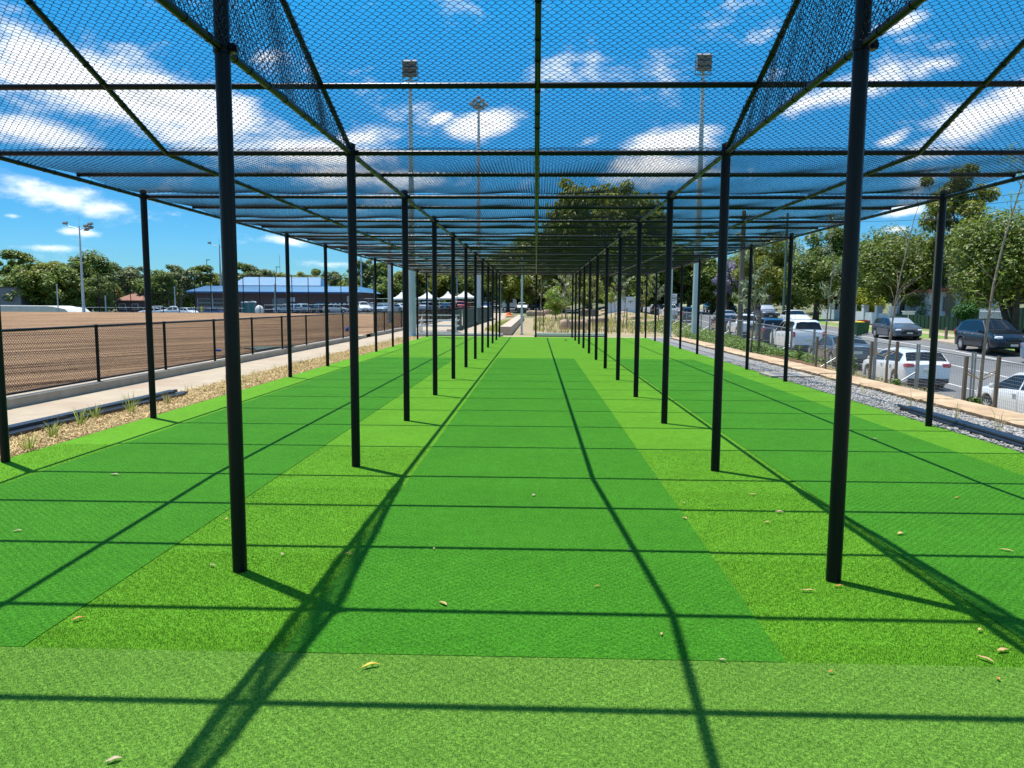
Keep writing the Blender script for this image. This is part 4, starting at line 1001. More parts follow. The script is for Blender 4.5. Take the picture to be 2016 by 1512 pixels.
for i, (a, b_, lb) in enumerate(((PC+Vector((0, 0, 0)), Vector((44, 20, 8.3)), 'power line running right from the verge pole, lowest wire'), (PC+Vector((0, 0, .5)), Vector((44, 20, 9.0)), 'power line running right from the verge pole, middle wire'),
                                 (PC+Vector((.3, 0, .9)), Vector((44, 20, 9.8)), 'power line running right from the verge pole, top wire'), (PB, PC+Vector((0, 0, -.1)), 'power line between the two far kerb poles'), (PA, PB+Vector((0, 0, -.1)), 'power line crossing the street between the poles'))):
    pts = [a.lerp(b_, t)-Vector((0, 0, 1.6*t*(1-t))) for t in np.linspace(0, 1, 14)]
    b = B(); b.tube(pts, .014, 5); tag(b.obj('power_line', TRIM), lb, 'power line')

# ------------------------------------------------------------------ cars
def lerp_tab(T, x):
    if x <= T[0][0]: return T[0][1]
    for (a, b) in zip(T[:-1], T[1:]):
        if x <= b[0]: t = (x-a[0])/(b[0]-a[0]); return a[1]+(b[1]-a[1])*t
    return T[-1][1]
CT_ = {   # x forward. top: centre line height; belt: window sill height; cab: glass range; xr/xw: rear glass and windscreen ranges
 'hatch': dict(L=4.3, W=1.79, top=[(-2.15, .62), (-2.12, .95), (-1.98, 1.06), (-1.62, 1.38), (-1.2, 1.45), (-.2, 1.49), (.35, 1.44), (1.12, 1.02), (1.3, .98), (1.9, .84), (2.1, .68), (2.15, .5)], belt=[(-2.1, 1.0), (-1, .98), (.9, .9), (2.1, .8)], side=(-1.62, .95), bp=-.25, rear=(-1.98, -1.62), wind=(.42, 1.1), ax=(-1.33, 1.3), wr=.33, zb=.2),
 'sedan': dict(L=4.7, W=1.82, top=[(-2.35, .62), (-2.3, .98), (-1.6, 1.06), (-1.45, 1.08), (-.75, 1.38), (-.2, 1.45), (.3, 1.43), (1.15, 1.0), (1.3, .97), (2.05, .82), (2.3, .66), (2.35, .5)], belt=[(-2.3, .96), (-1, .94), (1, .88), (2.3, .78)], side=(-1.3, 1.0), bp=-.15, rear=(-1.42, -.8), wind=(.38, 1.12), ax=(-1.42, 1.4), wr=.33, zb=.2),
 'suv': dict(L=4.55, W=1.84, top=[(-2.27, .7), (-2.24, 1.02), (-2.12, 1.12), (-1.85, 1.56), (-1.4, 1.68), (-.2, 1.72), (.3, 1.66), (1.0, 1.16), (1.2, 1.12), (1.95, .98), (2.2, .82), (2.27, .6)], belt=[(-2.2, 1.08), (-1, 1.06), (.9, 1.0), (2.2, .9)], side=(-1.72, .85), bp=-.2, rear=(-2.12, -1.85), wind=(.36, .98), ax=(-1.35, 1.33), wr=.36, zb=.26),
 'van': dict(L=5.0, W=1.92, top=[(-2.5, .7), (-2.47, 1.1), (-2.4, 1.25), (-2.2, 1.72), (-1.8, 1.84), (0, 1.86), (.5, 1.8), (1.25, 1.25), (1.45, 1.18), (2.2, 1.05), (2.45, .85), (2.5, .6)], belt=[(-2.45, 1.15), (0, 1.1), (1.1, 1.05), (2.4, .95)], side=(-2.1, 1.05), bp=-.05, rear=(-2.4, -2.18), wind=(.56, 1.24), ax=(-1.5, 1.5), wr=.35, zb=.24),
 'ute': dict(L=5.2, W=1.86, top=[(-2.6, .75), (-2.57, 1.08), (-.95, 1.1), (-.9, 1.14), (-.72, 1.66), (-.3, 1.74), (.35, 1.70), (1.0, 1.18), (1.2, 1.14), (2.2, 1.02), (2.55, .85), (2.6, .6)], belt=[(-2.5, 1.05), (0, 1.05), (1, 1.0), (2.5, .92)], side=(-.7, .85), bp=-.02, rear=(-.9, -.74), wind=(.42, .98), ax=(-1.5, 1.55), wr=.38, zb=.3)}
def car(kind):
    d = CT_[kind]; L_, W = d['L'], d['W']; hw = W/2; root = empty('parked_car')
    xs = sorted(set([round(x, 4) for x in np.linspace(-L_/2, L_/2, 61)]+[t[0] for t in d['top']]+[s for a in d['ax'] for s in (a-d['wr']-.05, a+d['wr']+.05)]))
    def hwx(x):
        e = abs(x)/(L_/2); return hw*(1-.10*max(0, (e-.72)/.28)**2-.06*max(0, (e-.95)/.05))
    def section(x):
        tp = lerp_tab(d['top'], x); bl = min(lerp_tab(d['belt'], x), tp-.03); w = hwx(x); zb = d['zb']
        e = abs(x)/(L_/2); zb += .10*max(0, (e-.88)/.12)
        arch = zb
        for a in d['ax']:
            rr = d['wr']+.05
            if abs(x-a) < rr: arch = max(arch, d['wr']+math.sqrt(max(rr*rr-(x-a)**2, 0)))
        tum = max(0, tp-bl-.03)
        we = w*.97-.42*tum-.02*(tum > 0)
        mid = max(arch+.02, (bl+zb)*.55)
        return [(0, zb+(.0 if arch == zb else arch-zb)), (w*.86, arch), (w*.985, arch+.01 if arch > zb else zb+.06), (w, max(mid, arch+.03)), (w*.975, bl-.015), (w*.955, bl+.012), (we+.0, tp-.045 if tum > .1 else tp-.02), (we*.86, tp-.008), (0, tp+.012)]
    V = []; Fc = []; NP = 9; rows = []
    for x in xs:
        s = section(x); ring = [(x, y, z) for (y, z) in s]+[(x, -y, z) for (y, z) in s[-2:0:-1]]
        rows.append(len(V)); V += ring
    M = 2*NP-2
    for a, b in zip(rows[:-1], rows[1:]):
        for k in range(M): Fc.append((a+k, b+k, b+(k+1) % M, a+(k+1) % M))
    Fc.append(tuple(rows[0]+k for k in range(M))); Fc.append(tuple(rows[-1]+k for k in range(M-1, -1, -1)))
    body = mobj('body', V, Fc, PAINT, root, 'auto')
    # glass
    def side_pt(x, t, sgn, off=.007):
        s = section(x); a, b = s[5], s[6]; y = a[0]+(b[0]-a[0])*t; z = a[1]+(b[1]-a[1])*t
        return (x, sgn*(y+off), z+off*.35)
    for sgn in (1, -1):
        for (x0, x1) in ((d['side'][0], d['bp']-.04), (d['bp']+.04, d['side'][1])):
            xx = np.linspace(x0, x1, 9); xx = [x for x in xx if lerp_tab(d['top'], x)-lerp_tab(d['belt'], x) > .1]
            V = [side_pt(x, .07, sgn) for x in xx]+[side_pt(x, .9, sgn) for x in xx]; n = len(xx)
            Fc = [(i, i+1, n+i+1, n+i) if sgn < 0 else (i+1, i, n+i, n+i+1) for i in range(n-1)]
            mobj('side_window', V, Fc, GLASSD, root)
    def end_glass(nm, x0, x1, fwd):
        tx = np.linspace(x0, x1, 5); V = []; Fc = []
        for x in tx:
            s = section(x); w = s[6][0]*.93; z = lerp_tab(d['top'], x)
            for u in np.linspace(-1, 1, 7): V.append((x+fwd*.008, u*w, z+.012*(1-u*u)+.006-.02*abs(u)**6))
        for i in range(4):
            for j in range(6): a = i*7+j; Fc.append((a, a+7, a+8, a+1))
        return mobj(nm, V, Fc, GLASSD, root, True)
    end_glass('windscreen', d['wind'][0], d['wind'][1]-.04, 1); end_glass('rear_window', d['rear'][0]+.03, d['rear'][1], -1)
    # wheels
    for a in d['ax']:
        for sgn in (1, -1):
            yc = sgn*(hw-.12); r = d['wr']; b = B(); b.tube([(a, yc-.1, r), (a, yc-.09, r), (a, yc+.09, r), (a, yc+.1, r)], [r*.94, r, r, r*.94], 24); w = b.obj('wheel', TYRE, root, 'auto')
            b = B(); yo = yc+sgn*.098
            b.tube([(a, yo-sgn*.01, r), (a, yo+sgn*.012, r)], r*.16, 12)
            for q in range(10):
                t = q*math.pi/5; b.box((a+math.cos(t)*r*.36, yo, r+math.sin(t)*r*.36), (r*.52, .018, r*.12)); vs = b.v[-8:]
                c, s_ = math.cos(t), math.sin(t); ox, oz = a+c*r*.36, r+s_*r*.36
                b.v[-8:] = [(ox+(x-ox)*c-(z-oz)*s_, y, oz+(x-ox)*s_+(z-oz)*c) for (x, y, z) in vs]
            for q in range(24):
                t0, t1 = q*math.pi/12, (q+1)*math.pi/12
                b.add([(a+math.cos(t0)*r*.6, yo, r+math.sin(t0)*r*.6), (a+math.cos(t0)*r*.68, yo, r+math.sin(t0)*r*.68), (a+math.cos(t1)*r*.68, yo, r+math.sin(t1)*r*.68), (a+math.cos(t1)*r*.6, yo, r+math.sin(t1)*r*.6)], [(0, 1, 2, 3)])
            b.obj('rim', RIM, w)
    # lower trim, lamps, plate, mirrors, handles
    xf, xr_ = L_/2, -L_/2; wf, wr2 = hwx(xf-.12), hwx(xr_+.1)
    zl = lerp_tab(d['top'], xf-.14)-.1
    def lamp(x0, x1, y0, y1, z0, z1, m, nm):
        b = B(); cx, cy, cz = (x0+x1)/2, (y0+y1)/2, (z0+z1)/2; sx, sy, sz = abs(x1-x0), abs(y1-y0), z1-z0
        # a rounded wedge
        pts = [];
        for k, f in ((-.5, .72), (-.2, 1), (.2, 1), (.5, .8)):
            for (i, j) in ((-.5, -.35), (-.2, -.5), (.2, -.5), (.5, -.35), (.5, .35), (.2, .5), (-.2, .5), (-.5, .35)): pts.append((cx+i*sx*f, cy+j*sy*f, cz+k*sz))
        f = [tuple(range(7, -1, -1)), tuple(range(24, 32))]
        for r_ in range(3):
            for k in range(8): a_ = r_*8+k; b_ = r_*8+(k+1) % 8; f.append((a_, b_, b_+8, a_+8))
        b.add(pts, f); return b.obj(nm, m, root, 'auto')
    for s in (1, -1):
        lamp(xf-.46, xf-.01, s*(wf-.36), s*(wf+.006), zl-.09+(.06 if kind in ('suv', 'ute') else 0), zl+.05+(.08 if kind in ('suv', 'ute') else 0), HEADL, 'headlight')
        zt = d['belt'][0][1]-.06
        if kind in ('van', 'ute', 'suv'): lamp(xr_-.012, xr_+.2, s*(wr2-.15), s*(wr2+.012), zt-.22, zt+.1, REDL, 'tail_light')
        else: lamp(xr_-.012, xr_+.3, s*(wr2-.36), s*(wr2+.012), zt-.1, zt+.06, REDL, 'tail_light')
        m_ = lamp(d['side'][1]-.2, d['side'][1]-.02, s*(hw-.03), s*(hw+.17), d['belt'][2][1]+.03 if len(d['belt']) > 2 else .95, d['belt'][2][1]+.17, PAINT, 'mirror')
        b = B()
        for hx in (d['bp']-.62 if kind != 'ute' else d['bp']+.1, d['bp']+.22): b.box((hx-.05, s*(hw+.004), d['belt'][1][1]-.12), (.17, .03, .03))
        b.obj('door_handle', TRIM if kind == 'ute' else RIM, root)
        b = B()    # door seams
        for hx in (d['bp']+.0, d['side'][0]+.42 if kind != 'ute' else d['side'][0]+.03, d['side'][1]+.05):
            P_ = [(hx, s*(section(hx)[i][0]+.0035), section(hx)[i][1]) for i in (2, 3, 4)]
            for p0, p1 in zip(P_[:-1], P_[1:]): b.add([(p0[0]-.004, p0[1], p0[2]), (p0[0]+.004, p0[1], p0[2]), (p1[0]+.004, p1[1], p1[2]), (p1[0]-.004, p1[1], p1[2])], [(0, 1, 2, 3)])
        b.obj('door_seam', TRIM, root)
    b = B(); b.box((xf-.02, 0, .45), (.09, wf*1.25, .2)); b.box((xf-.015, 0, zl-.06), (.07, wf*.8, .09)); b.obj('grille', TRIM, root)
    b = B(); b.box((xr_+.03, 0, .36), (.12, wr2*1.75, .16)); b.obj('rear_bumper', TRIM, root)
    b = B(); b.box((xr_-.012, 0, .72), (.03, .37, .12)); b.obj('rear_plate', PLATE, root); b = B(); b.box((xf+.03, 0, .45), (.02, .37, .11)); b.obj('front_plate', PLATE, root)
    return root
COLS_ = dict(white=(.72, .74, .76, 1), dark=(.012, .016, .03, 1), grey=(.07, .08, .10, 1), silver=(.36, .39, .42, 1), blue=(.03, .07, .20, 1), lblue=(.12, .2, .28, 1), red=(.35, .015, .02, 1), black=(.008, .009, .012, 1), maroon=(.10, .012, .02, 1), navy=(.01, .018, .05, 1))
def put_car(kind, x, y, z, heading, colour, label, group, s=1.0, cat='car'):
    o = place('car_'+kind, lambda: car(kind), (x, y, z), heading, s)
    for ch in o.children:
        if ch.name.split('.')[0] in ('body', 'mirror'): ch.color = COLS_[colour]
    tag(o, label, cat, group); return o
AWAY = math.atan2(1, .05); TOW = AWAY+math.pi
GN, GF = 'cars parked along the near kerb', 'cars parked along the far kerb'
def near(kind, Y, col, lb, dx=0, hd=AWAY): 
    f = roadx(1.2+dx)(Y); return put_car(kind, f[0], Y, f[1]+.005, hd, col, lb, GN)
def farc(kind, Y, col, lb, dx=0, hd=TOW):
    f = roadx(10.3+dx)(Y); return put_car(kind, f[0], Y, f[1]+.005, hd, col, lb, GF)
near('hatch', 21.2, 'white', 'white small car cut off by the right edge behind the nearest fence panels')
near('hatch', 30.3, 'white', 'white hatchback with red tail lamps seen from behind through the wire fence')
near('sedan', 37.2, 'grey', 'dark grey car with red tail lamps partly hidden by the right inner post', -.1)
near('van', 45.0, 'white', 'white van with a wide dark rear window beyond the green ground cover')
near('suv', 51.6, 'navy', 'dark navy car whose roof shows just ahead of the white van')
near('ute', 58.5, 'white', 'white ute parked by the thick timber power pole')
near('sedan', 66, 'maroon', 'dark red car behind the timber posts beside the right floodlight pole')
near('sedan', 79, 'silver', 'silver sedan seen from behind left of the power pole', 2.6)
near('suv', 86, 'dark', 'dark car between the speed sign and the floodlight pole', -.3)
near('van', 98, 'white', 'white four-wheel drive left of the speed sign', -1.0)
near('suv', 108, 'dark', 'dark car behind the grey bin row farther up the street', -1.2)
farc('sedan', 35.4-1.2, 'lblue', 'light blue-grey car cut off by the right edge at the far kerb', -.15)
o = farc('suv', 40.8, 'dark', 'black SUV with clear headlamp parked at the far kerb on the right', -.05); o.scale = (.96, 1, 1.03)
for ch in o.children:
    if ch.name.startswith('body'): ch.color = (.004, .006, .014, 1)
SHADE = mat('sun_shade', (.55, .57, .58), .25, .5)
def shade(o):
    for ch in o.children:
        if ch.name.startswith('windscreen'): ch.data = ch.data.copy(); ch.data.materials[0] = SHADE
shade(farc('hatch', 52.2, 'grey', 'dark grey hatchback with a sun shade parked before the white wall', -.25))
farc('hatch', 72, 'white', 'white car facing the camera above the roof of the white van', -1.4)
shade(farc('suv', 86, 'grey', 'grey four-wheel drive with a pale sun shade at the far kerb', -.6))
farc('sedan', 92.5, 'dark', 'dark blue car parked behind the grey four-wheel drive', -.3)
farc('suv', 118, 'blue', 'blue SUV far up the street right of the floodlight pole', -1.0)
farc('ute', 108, 'black', 'black four-wheel drive far up the street beside the timber pole', -.5)
GP = 'cars in the car park beyond the field'
CP = [('sedan', 300, 128, -2.6, 'white', 'white car left of the white ute behind the field'), ('suv', 318, 132, .5, 'silver', 'silver wagon immediately left of the white ute'), ('ute', 340, 127, -2.75, 'white', 'white ute with a square cab behind the field edge'), ('hatch', 370, 127, -.5, 'white', 'small white car between the white ute and the yellow bollard'),
      ('sedan', 420, 127, .25, 'blue', 'blue and red sedan right of the yellow bollard'), ('sedan', 440, 131, .2, 'grey', 'dark sedan left of the portable toilets'), ('suv', 565, 126, 2.85, 'lblue', 'blue-grey ute-like car right of the portable toilets'), ('suv', 600, 130, 1.2, 'silver', 'silver wagon behind the second outer post'),
      ('suv', 628, 128, 2.2, 'dark', 'black wagon under the white sign on the brick wall'), ('hatch', 660, 127, .3, 'silver', 'silver hatchback left of the tall inner post'), ('van', 715, 128, -1.2, 'white', 'white van right of the tall left inner post'), ('suv', 735, 131, -1.4, 'grey', 'grey wagon tucked behind the white van'),
      ('hatch', 752, 126, -1.9, 'lblue', 'pale blue hatchback at the gate gap'), ('sedan', 768, 125, -2.2, 'silver', 'lavender silver sedan right of the pale blue hatchback'), ('sedan', 790, 128, 2.2, 'white', 'white sedan left of the thick floodlight pole'), ('suv', 845, 132, 1.2, 'silver', 'silver four-wheel drive right of the thick floodlight pole'),
      ('sedan', 878, 131, 1.6, 'navy', 'navy car left of the red open-boot car'), ('suv', 905, 134, 1.75, 'red', 'red car with people beside it under the marquee'), ('hatch', 958, 126, -1.7, 'blue', 'blue hatchback right of the slim tall floodlight pole'), ('suv', 975, 134, -1.6, 'black', 'black car right of the blue hatchback'),
      ('hatch', 1029, 128, -1.6, 'white', 'white hatchback parked right of the caravan'), ('ute', 1048, 140, -1.2, 'dark', 'dark ute behind the end centre post')]
def cpz(x, Y):
    T = [(-120, -.75), (-52, -.75), (-42, -.2), (-20, .25), (-8, base(Y)), (7.3, base(Y))]; return lerp_tab(T, x)
for (k, px, Y, hd, col, lb) in CP:
    x = at(px, 600, Y=Y).x; put_car(k, x, Y, cpz(x, Y)+.02, hd, col, lb, GP)
def caravan():
    e = empty('caravan'); b = B()
    poly = [(-1.1, .55), (1.1, .55), (1.15, 1.2), (1.05, 2.0), (.85, 2.3), (-.85, 2.3), (-1.05, 2.0), (-1.15, 1.2)]
    b.prism(poly, -2.2, 2.2, 'y'); b.obj('body', WHITEP, e, 'auto'); b = B(); b.box((0, -2.23, 1.65), (1.2, .03, .5)); b.obj('window', GLASSD, e)
    for s in (-1, 1): b = B(); b.tube([(s*.98, -.1, .33), (s*1.14, -.1, .33)], .33, 16); b.obj('wheel', TYRE, e, 'auto')
    b = B(); b.box((0, -2.23, .6), (1.9, .06, .18)); b.obj('bumper', TRIM, e); return e
x = at(1003, 600, Y=126).x; c = caravan(); c.location = (x, 126, cpz(x, 126)+.02); tag(c, 'white boxy caravan seen end-on in the car park', 'caravan')

# ------------------------------------------------------------------ people by the red car
def person(loc, rz, pose, top_m, leg_m, label):
    e = empty('person', loc, rz)
    J = dict(pel=(0, 0, .95), che=(0, 0, 1.3), nec=(0, 0, 1.47), hed=(0, .02, 1.58), crn=(0, .01, 1.72), ls=(-.18, 0, 1.41), le=(-.26, .02, 1.14), lh=(-.25, .12, .9), rs=(.18, 0, 1.41), re=(.27, .02, 1.14), rh=(.24, .16, .93),
             lhp=(-.09, 0, .92), lk=(-.11, .03, .5), la=(-.11, -.03, .08), lt=(-.12, .14, .03), rhp=(.09, 0, .92), rk=(.12, .06, .5), ra=(.13, -.0, .08), rt=(.14, .16, .03))
    if pose == 'lean':
        for k in ('che', 'nec', 'hed', 'crn', 'ls', 'rs', 'le', 're', 'lh', 'rh'):
            x, y, z = J[k]; J[k] = (x, y+(z-.95)*.75, .95+(z-.95)*.75)
    names = list(J); idx = {n: i for i, n in enumerate(names)}
    E_ = [('pel', 'che'), ('che', 'nec'), ('nec', 'hed'), ('hed', 'crn'), ('che', 'ls'), ('ls', 'le'), ('le', 'lh'), ('che', 'rs'), ('rs', 're'), ('re', 'rh'), ('pel', 'lhp'), ('lhp', 'lk'), ('lk', 'la'), ('la', 'lt'), ('pel', 'rhp'), ('rhp', 'rk'), ('rk', 'ra'), ('ra', 'rt')]
    rad = dict(pel=.15, che=.16, nec=.06, hed=.095, crn=.08, ls=.07, le=.045, lh=.035, rs=.07, re=.045, rh=.035, lhp=.1, lk=.06, la=.04, lt=.035, rhp=.1, rk=.06, ra=.04, rt=.035)
    me = bpy.data.meshes.new('body'); me.from_pydata([J[n] for n in names], [(idx[a], idx[b]) for a, b in E_], [])
    o = bpy.data.objects.new('tmp_body', me); C.objects.link(o)
    md = o.modifiers.new('skin', 'SKIN'); o.modifiers.new('sub', 'SUBSURF').levels = 1
    for i, n in enumerate(names): me.skin_vertices[0].data[i].radius = (rad[n], rad[n]*.8)
    me.skin_vertices[0].data[0].use_root = True
    dg = bpy.context.evaluated_depsgraph_get(); dg.update(); m2 = bpy.data.meshes.new_from_object(o.evaluated_get(dg)); bpy.data.objects.remove(o)
    skin = mat('skin', (.45, .26, .18), .6); hair = mat('hair', (.03, .02, .015), .8)
    for x in (skin, top_m, leg_m, hair): m2.materials.append(x) if len(m2.materials) else m2.materials.append(x)
    m2.materials.clear()
    for x in (skin, top_m, leg_m, hair): m2.materials.append(x)
    for p_ in m2.polygons:
        c = p_.center; r_ = J['hed']
        nearhand = min((Vector(c)-Vector(J['lh'])).length, (Vector(c)-Vector(J['rh'])).length) < .1
        hd = (Vector(c)-Vector(J['nec'])).length
        top_z = c.z
        if (Vector(c)-Vector(J['crn'])).length < .1: p_.material_index = 3
        elif c.z > J['nec'][2]+.03 or nearhand: p_.material_index = 0
        elif c.z > .93: p_.material_index = 1
        elif c.z > .1: p_.material_index = 2
        else: p_.material_index = 3
        p_.use_smooth = True
    ob = bpy.data.objects.new('body', m2); C.objects.link(ob); ob.parent = e; tag(e, label, 'person'); return e
RS = mat('red_cloth', (.4, .03, .04), .9); DS = mat('dark_cloth', (.02, .02, .025), .9); JS = mat('denim', (.05, .07, .12), .9)
x = at(923, 600, Y=133).x; person((x, 133, cpz(x, 133)+.02), .6, 'stand', RS, RS, 'person in red clothes standing right of the red car')
x = at(899, 600, Y=130.5).x; person((x, 130.5, cpz(x, 130.5)+.02), 2.9, 'lean', DS, JS, 'person in dark clothes leaning at the back of the red car')

# ------------------------------------------------------------------ buildings and things beyond the field
def marquee(px, Y, w, h, label):
    x = at(px, 600, Y=Y).x; z = cpz(x, Y); e = empty('marquee', (x, Y, z)); tag(e, label, 'marquee', 'white marquees by the car park')
    b = B(); q = w/2; n = 6; V = []; Fc = []
    prof = [(1, h), (.62, h+.28), (.3, h+.75), (.08, h+1.25), (0, h+1.35)]
    for (f, zz) in prof: V += [(-q*f, -q*f, zz), (q*f, -q*f, zz), (q*f, q*f, zz), (-q*f, q*f, zz)]
    for r_ in range(4):
        for k in range(4): a = r_*4+k; c = r_*4+(k+1) % 4; Fc.append((a, c, c+4, a+4))
    b.add(V, Fc)
    b.add([(-q, -q, h), (q, -q, h), (q, q, h), (-q, q, h), (-q, -q, h-.3), (q, -q, h-.3), (q, q, h-.3), (-q, q, h-.3)], [(0, 4, 5, 1), (1, 5, 6, 2), (2, 6, 7, 3), (3, 7, 4, 0)]); b.obj('canopy', CANVAS, e)
    for (i, j) in ((-1, -1), (1, -1), (1, 1), (-1, 1)): b = B(); b.tube([(i*q*.98, j*q*.98, 0), (i*q*.98, j*q*.98, h)], .03, 6); b.obj('leg', WHITEP, e)
for (px, Y, w, lb) in ((791, 150, 3.6, 'white marquee at the right end of the blue roof, leftmost of the four'), (842, 150, 4.2, 'white marquee right of the thick floodlight pole, second from the left'), (882, 152, 3.0, 'narrow white marquee third from the left'), (916, 146, 4.4, 'white marquee above the red car, rightmost of the four')):
    marquee(px, Y, w, 2.5, lb)
def clubhouse():
    X0 = at(356, 600, Y=132).x; X1 = at(700, 600, Y=132).x; g = -.5; e = empty('clubhouse', ((X0+X1)/2, 136, g)); tag(e, 'long low dark brick clubhouse with a bright blue metal roof beyond the field', 'building')
    w = X1-X0; h = w/2; zc = e.location
    ev = at(500, 573.5, Y=131).z-g; rt_ = at(500, 562, Y=134).z-g
    b = B(); b.box((0, 6, ev/2), (w-1.6, 12, ev)); 
    XR = at(762, 600, Y=176).x-zc.x
    b.add([(h-.8, 0.2, 0), (XR, 40, 0), (XR, 40, ev), (h-.8, 0.2, ev), (h-12, .2, 0), (XR-10, 40, 0), (XR-10, 40, ev), (h-12, .2, ev)], [(0, 1, 2, 3), (5, 4, 7, 6), (1, 5, 6, 2)]); b.obj('wall', BRICK, e)
    b = B(); b.add([(-h-.4, -1, ev), (h, -1, ev), (h-1.5, 3, rt_), (-h+1.6, 3, rt_), (-h+1.6, 9, rt_), (h-1.5, 9, rt_), (-h-.4, 13, ev), (h, 13, ev)], [(0, 1, 2, 3), (3, 2, 5, 4), (4, 5, 7, 6), (0, 3, 4, 6), (1, 7, 5, 2)])
    b.add([(h, -1, ev), (XR+1, 41, ev-.0), (XR-1, 41, rt_), (h-1.5, 3, rt_), (XR-8, 41, rt_), (h-9, 4, rt_)], [(0, 1, 2, 3), (3, 2, 4, 5)])
    b.add([(-h-.4, -1, ev-.22), (h, -1, ev-.22), (h, -1, ev-.004), (-h-.4, -1, ev-.004)], [(0, 1, 2, 3)])
    rf = b.obj('roof', BLUEROOF, e)
    b = B()
    n = 70
    for i in range(n):
        t = i/(n-1); xa = -h-.4+(w+.4)*t; xb = -h+1.6+(w-3.1)*t; b.tube([(xa, -1, ev+.02), (xb, 3, rt_+.03)], .035, 4)
    b.obj('roof_ribs', BLUEROOF, rf)
    b = B(); b.box((0, -1.02, ev-.12), (w+.5, .05, .26)); b.obj('gutter', BLUEFASC, rf)
    # raised roof
    def xl(px, Y): return at(px, 600, Y=Y).x-zc.x
    y0 = 4.5; Yw = 136+y0-0; zt = at(540, 545.5, Y=Yw+3).z-g; zb = at(540, 562, Y=Yw).z-g
    b = B(); b.add([(xl(455, Yw), y0, zb), (xl(632, Yw), y0, zb), (xl(622, Yw), y0+3.5, zt), (xl(470, Yw), y0+3.5, zt), (xl(455, Yw), y0+7, zb), (xl(632, Yw), y0+7, zb)], [(0, 1, 2, 3), (3, 2, 5, 4), (0, 3, 4), (1, 5, 2)]); b.obj('raised_roof', BLUEROOF, e)
    for (a, c, z0, z1) in ((369, 398, .8, 2.55), (401, 429, .8, 2.55), (431, 441, .8, 2.5)):
        for (u0, u1) in ((z0, z0+.55), (z0+.62, z1-.5), (z1-.42, z1+.28)):
            xa, xb = xl(a, 132), xl(c, 132); f = B(); f.box(((xa+xb)/2, -.03, (u0+u1)/2), (xb-xa, .08, u1-u0)); fr = f.obj('window', GALV, e)
            q = B(); q.box(((xa+xb)/2, -.075, (u0+u1)/2), (xb-xa-.16, .03, u1-u0-.1)); q.obj('pane', GLASSB, fr)
    for px in (400, 430, 442): b = B(); x = xl(px, 132); b.box((x, -.12, ev/2), (.16, .1, ev-.01)); b.obj('column', GALV, e)
    b = B(); b.box((xl(535, 132), -.04, 1.9), (2.5, .1, 2.2)); b.obj('roller_door', GREYM, e)
    b = B(); b.box((xl(560, 132), -.08, 2.75), (1.25, .08, .75)); sg = b.obj('sign', WHITEP, e); b = B()
    for k in range(3): b.box((xl(560, 132), -.13, 2.92-.17*k), (.95-.15*k, .01, .05))
    b.obj('lettering', BLUEFASC, sg)
    for k in range(6): b = B(); b.box((xl(640+9*k, 132), -.04, 2.0), (.42, .08, .35)); b.obj('window', WHITEP, e)
    b = B(); b.box((xl(678, 132), -.04, 2.9), (1.0, .08, 1.1)); b.obj('hatch', CANVAS, e)
clubhouse()
def toilet(px, label, m):
    x = at(px, 600, Y=123).x; z = cpz(x, 123); e = empty('portable_toilet', (x, 123, z), .15); tag(e, label, 'portable toilet')
    b = B(); b.box((0, 0, 1.08), (1.1, 1.1, 2.15)); b.obj('cabin', GREYM, e); b = B(); b.box((0, -.565, 1.05), (.72, .03, 1.95)); d = b.obj('door', TEAL, e); b = B(); b.box((.27, -.59, 1.05), (.05, .03, .2)); b.obj('handle', TRIM, d)
    b = B(); b.prism([(-.6, 2.15), (.6, 2.15), (.5, 2.3), (0, 2.38), (-.5, 2.3)], -.6, .6, 'y'); b.obj('roof', WHITEP, e)
toilet(483, 'teal and grey portable toilet, left one of the two beside the field', TEAL); toilet(496.5, 'teal and grey portable toilet, right one of the two beside the field', TEAL)
x = at(510, 600, Y=121).x; V, Fc = None, None
import bmesh
def blob(name, m, r, loc, label, cat, seed=1, sub=2, noise=.1, flat=(1, 1, 1), blocky=False):
    bm = bmesh.new(); bmesh.ops.create_icosphere(bm, subdivisions=sub, radius=1); rr = np.random.default_rng(seed)
    dirs = rr.normal(0, 1, (14, 3)); dirs /= np.linalg.norm(dirs, axis=1)[:, None]; amp = rr.normal(0, 1, 14)
    for v in bm.verts:
        d = np.array(v.co[:])
        if blocky: q = np.sign(d)*np.abs(d)**.42; d = q*(.82+.0*q)
        f = 1+noise*float((amp*np.clip(dirs@d-.3, 0, 1)).sum())
        v.co = Vector((d[0]*r*f*flat[0], d[1]*r*f*flat[1], d[2]*r*f*flat[2]))
    me = bpy.data.meshes.new(name); bm.to_mesh(me); bm.free(); me.materials.append(m); me.shade_smooth(); me.set_sharp_from_angle(angle=R(32))
    o = bpy.data.objects.new(name, me); C.objects.link(o); o.location = loc; tag(o, label, cat); return o
blob('bulk_bag', CANVAS, .85, (x, 121, cpz(x, 121)+.8), 'round pale bulk bag right of the portable toilets', 'bulk bag', 3, 3, .04, (.8, .8, 1))
x = at(397, 600, Y=117).x; b = B(); b.tube([(0, 0, 0), (0, 0, 1.55), (0, 0, 1.65)], [.16, .16, .1], 12); o = b.obj('bollard', YELLOW, None, 'auto'); o.location = (x, 117, -.7); tag(o, 'short yellow bollard at the edge of the dirt field', 'bollard')
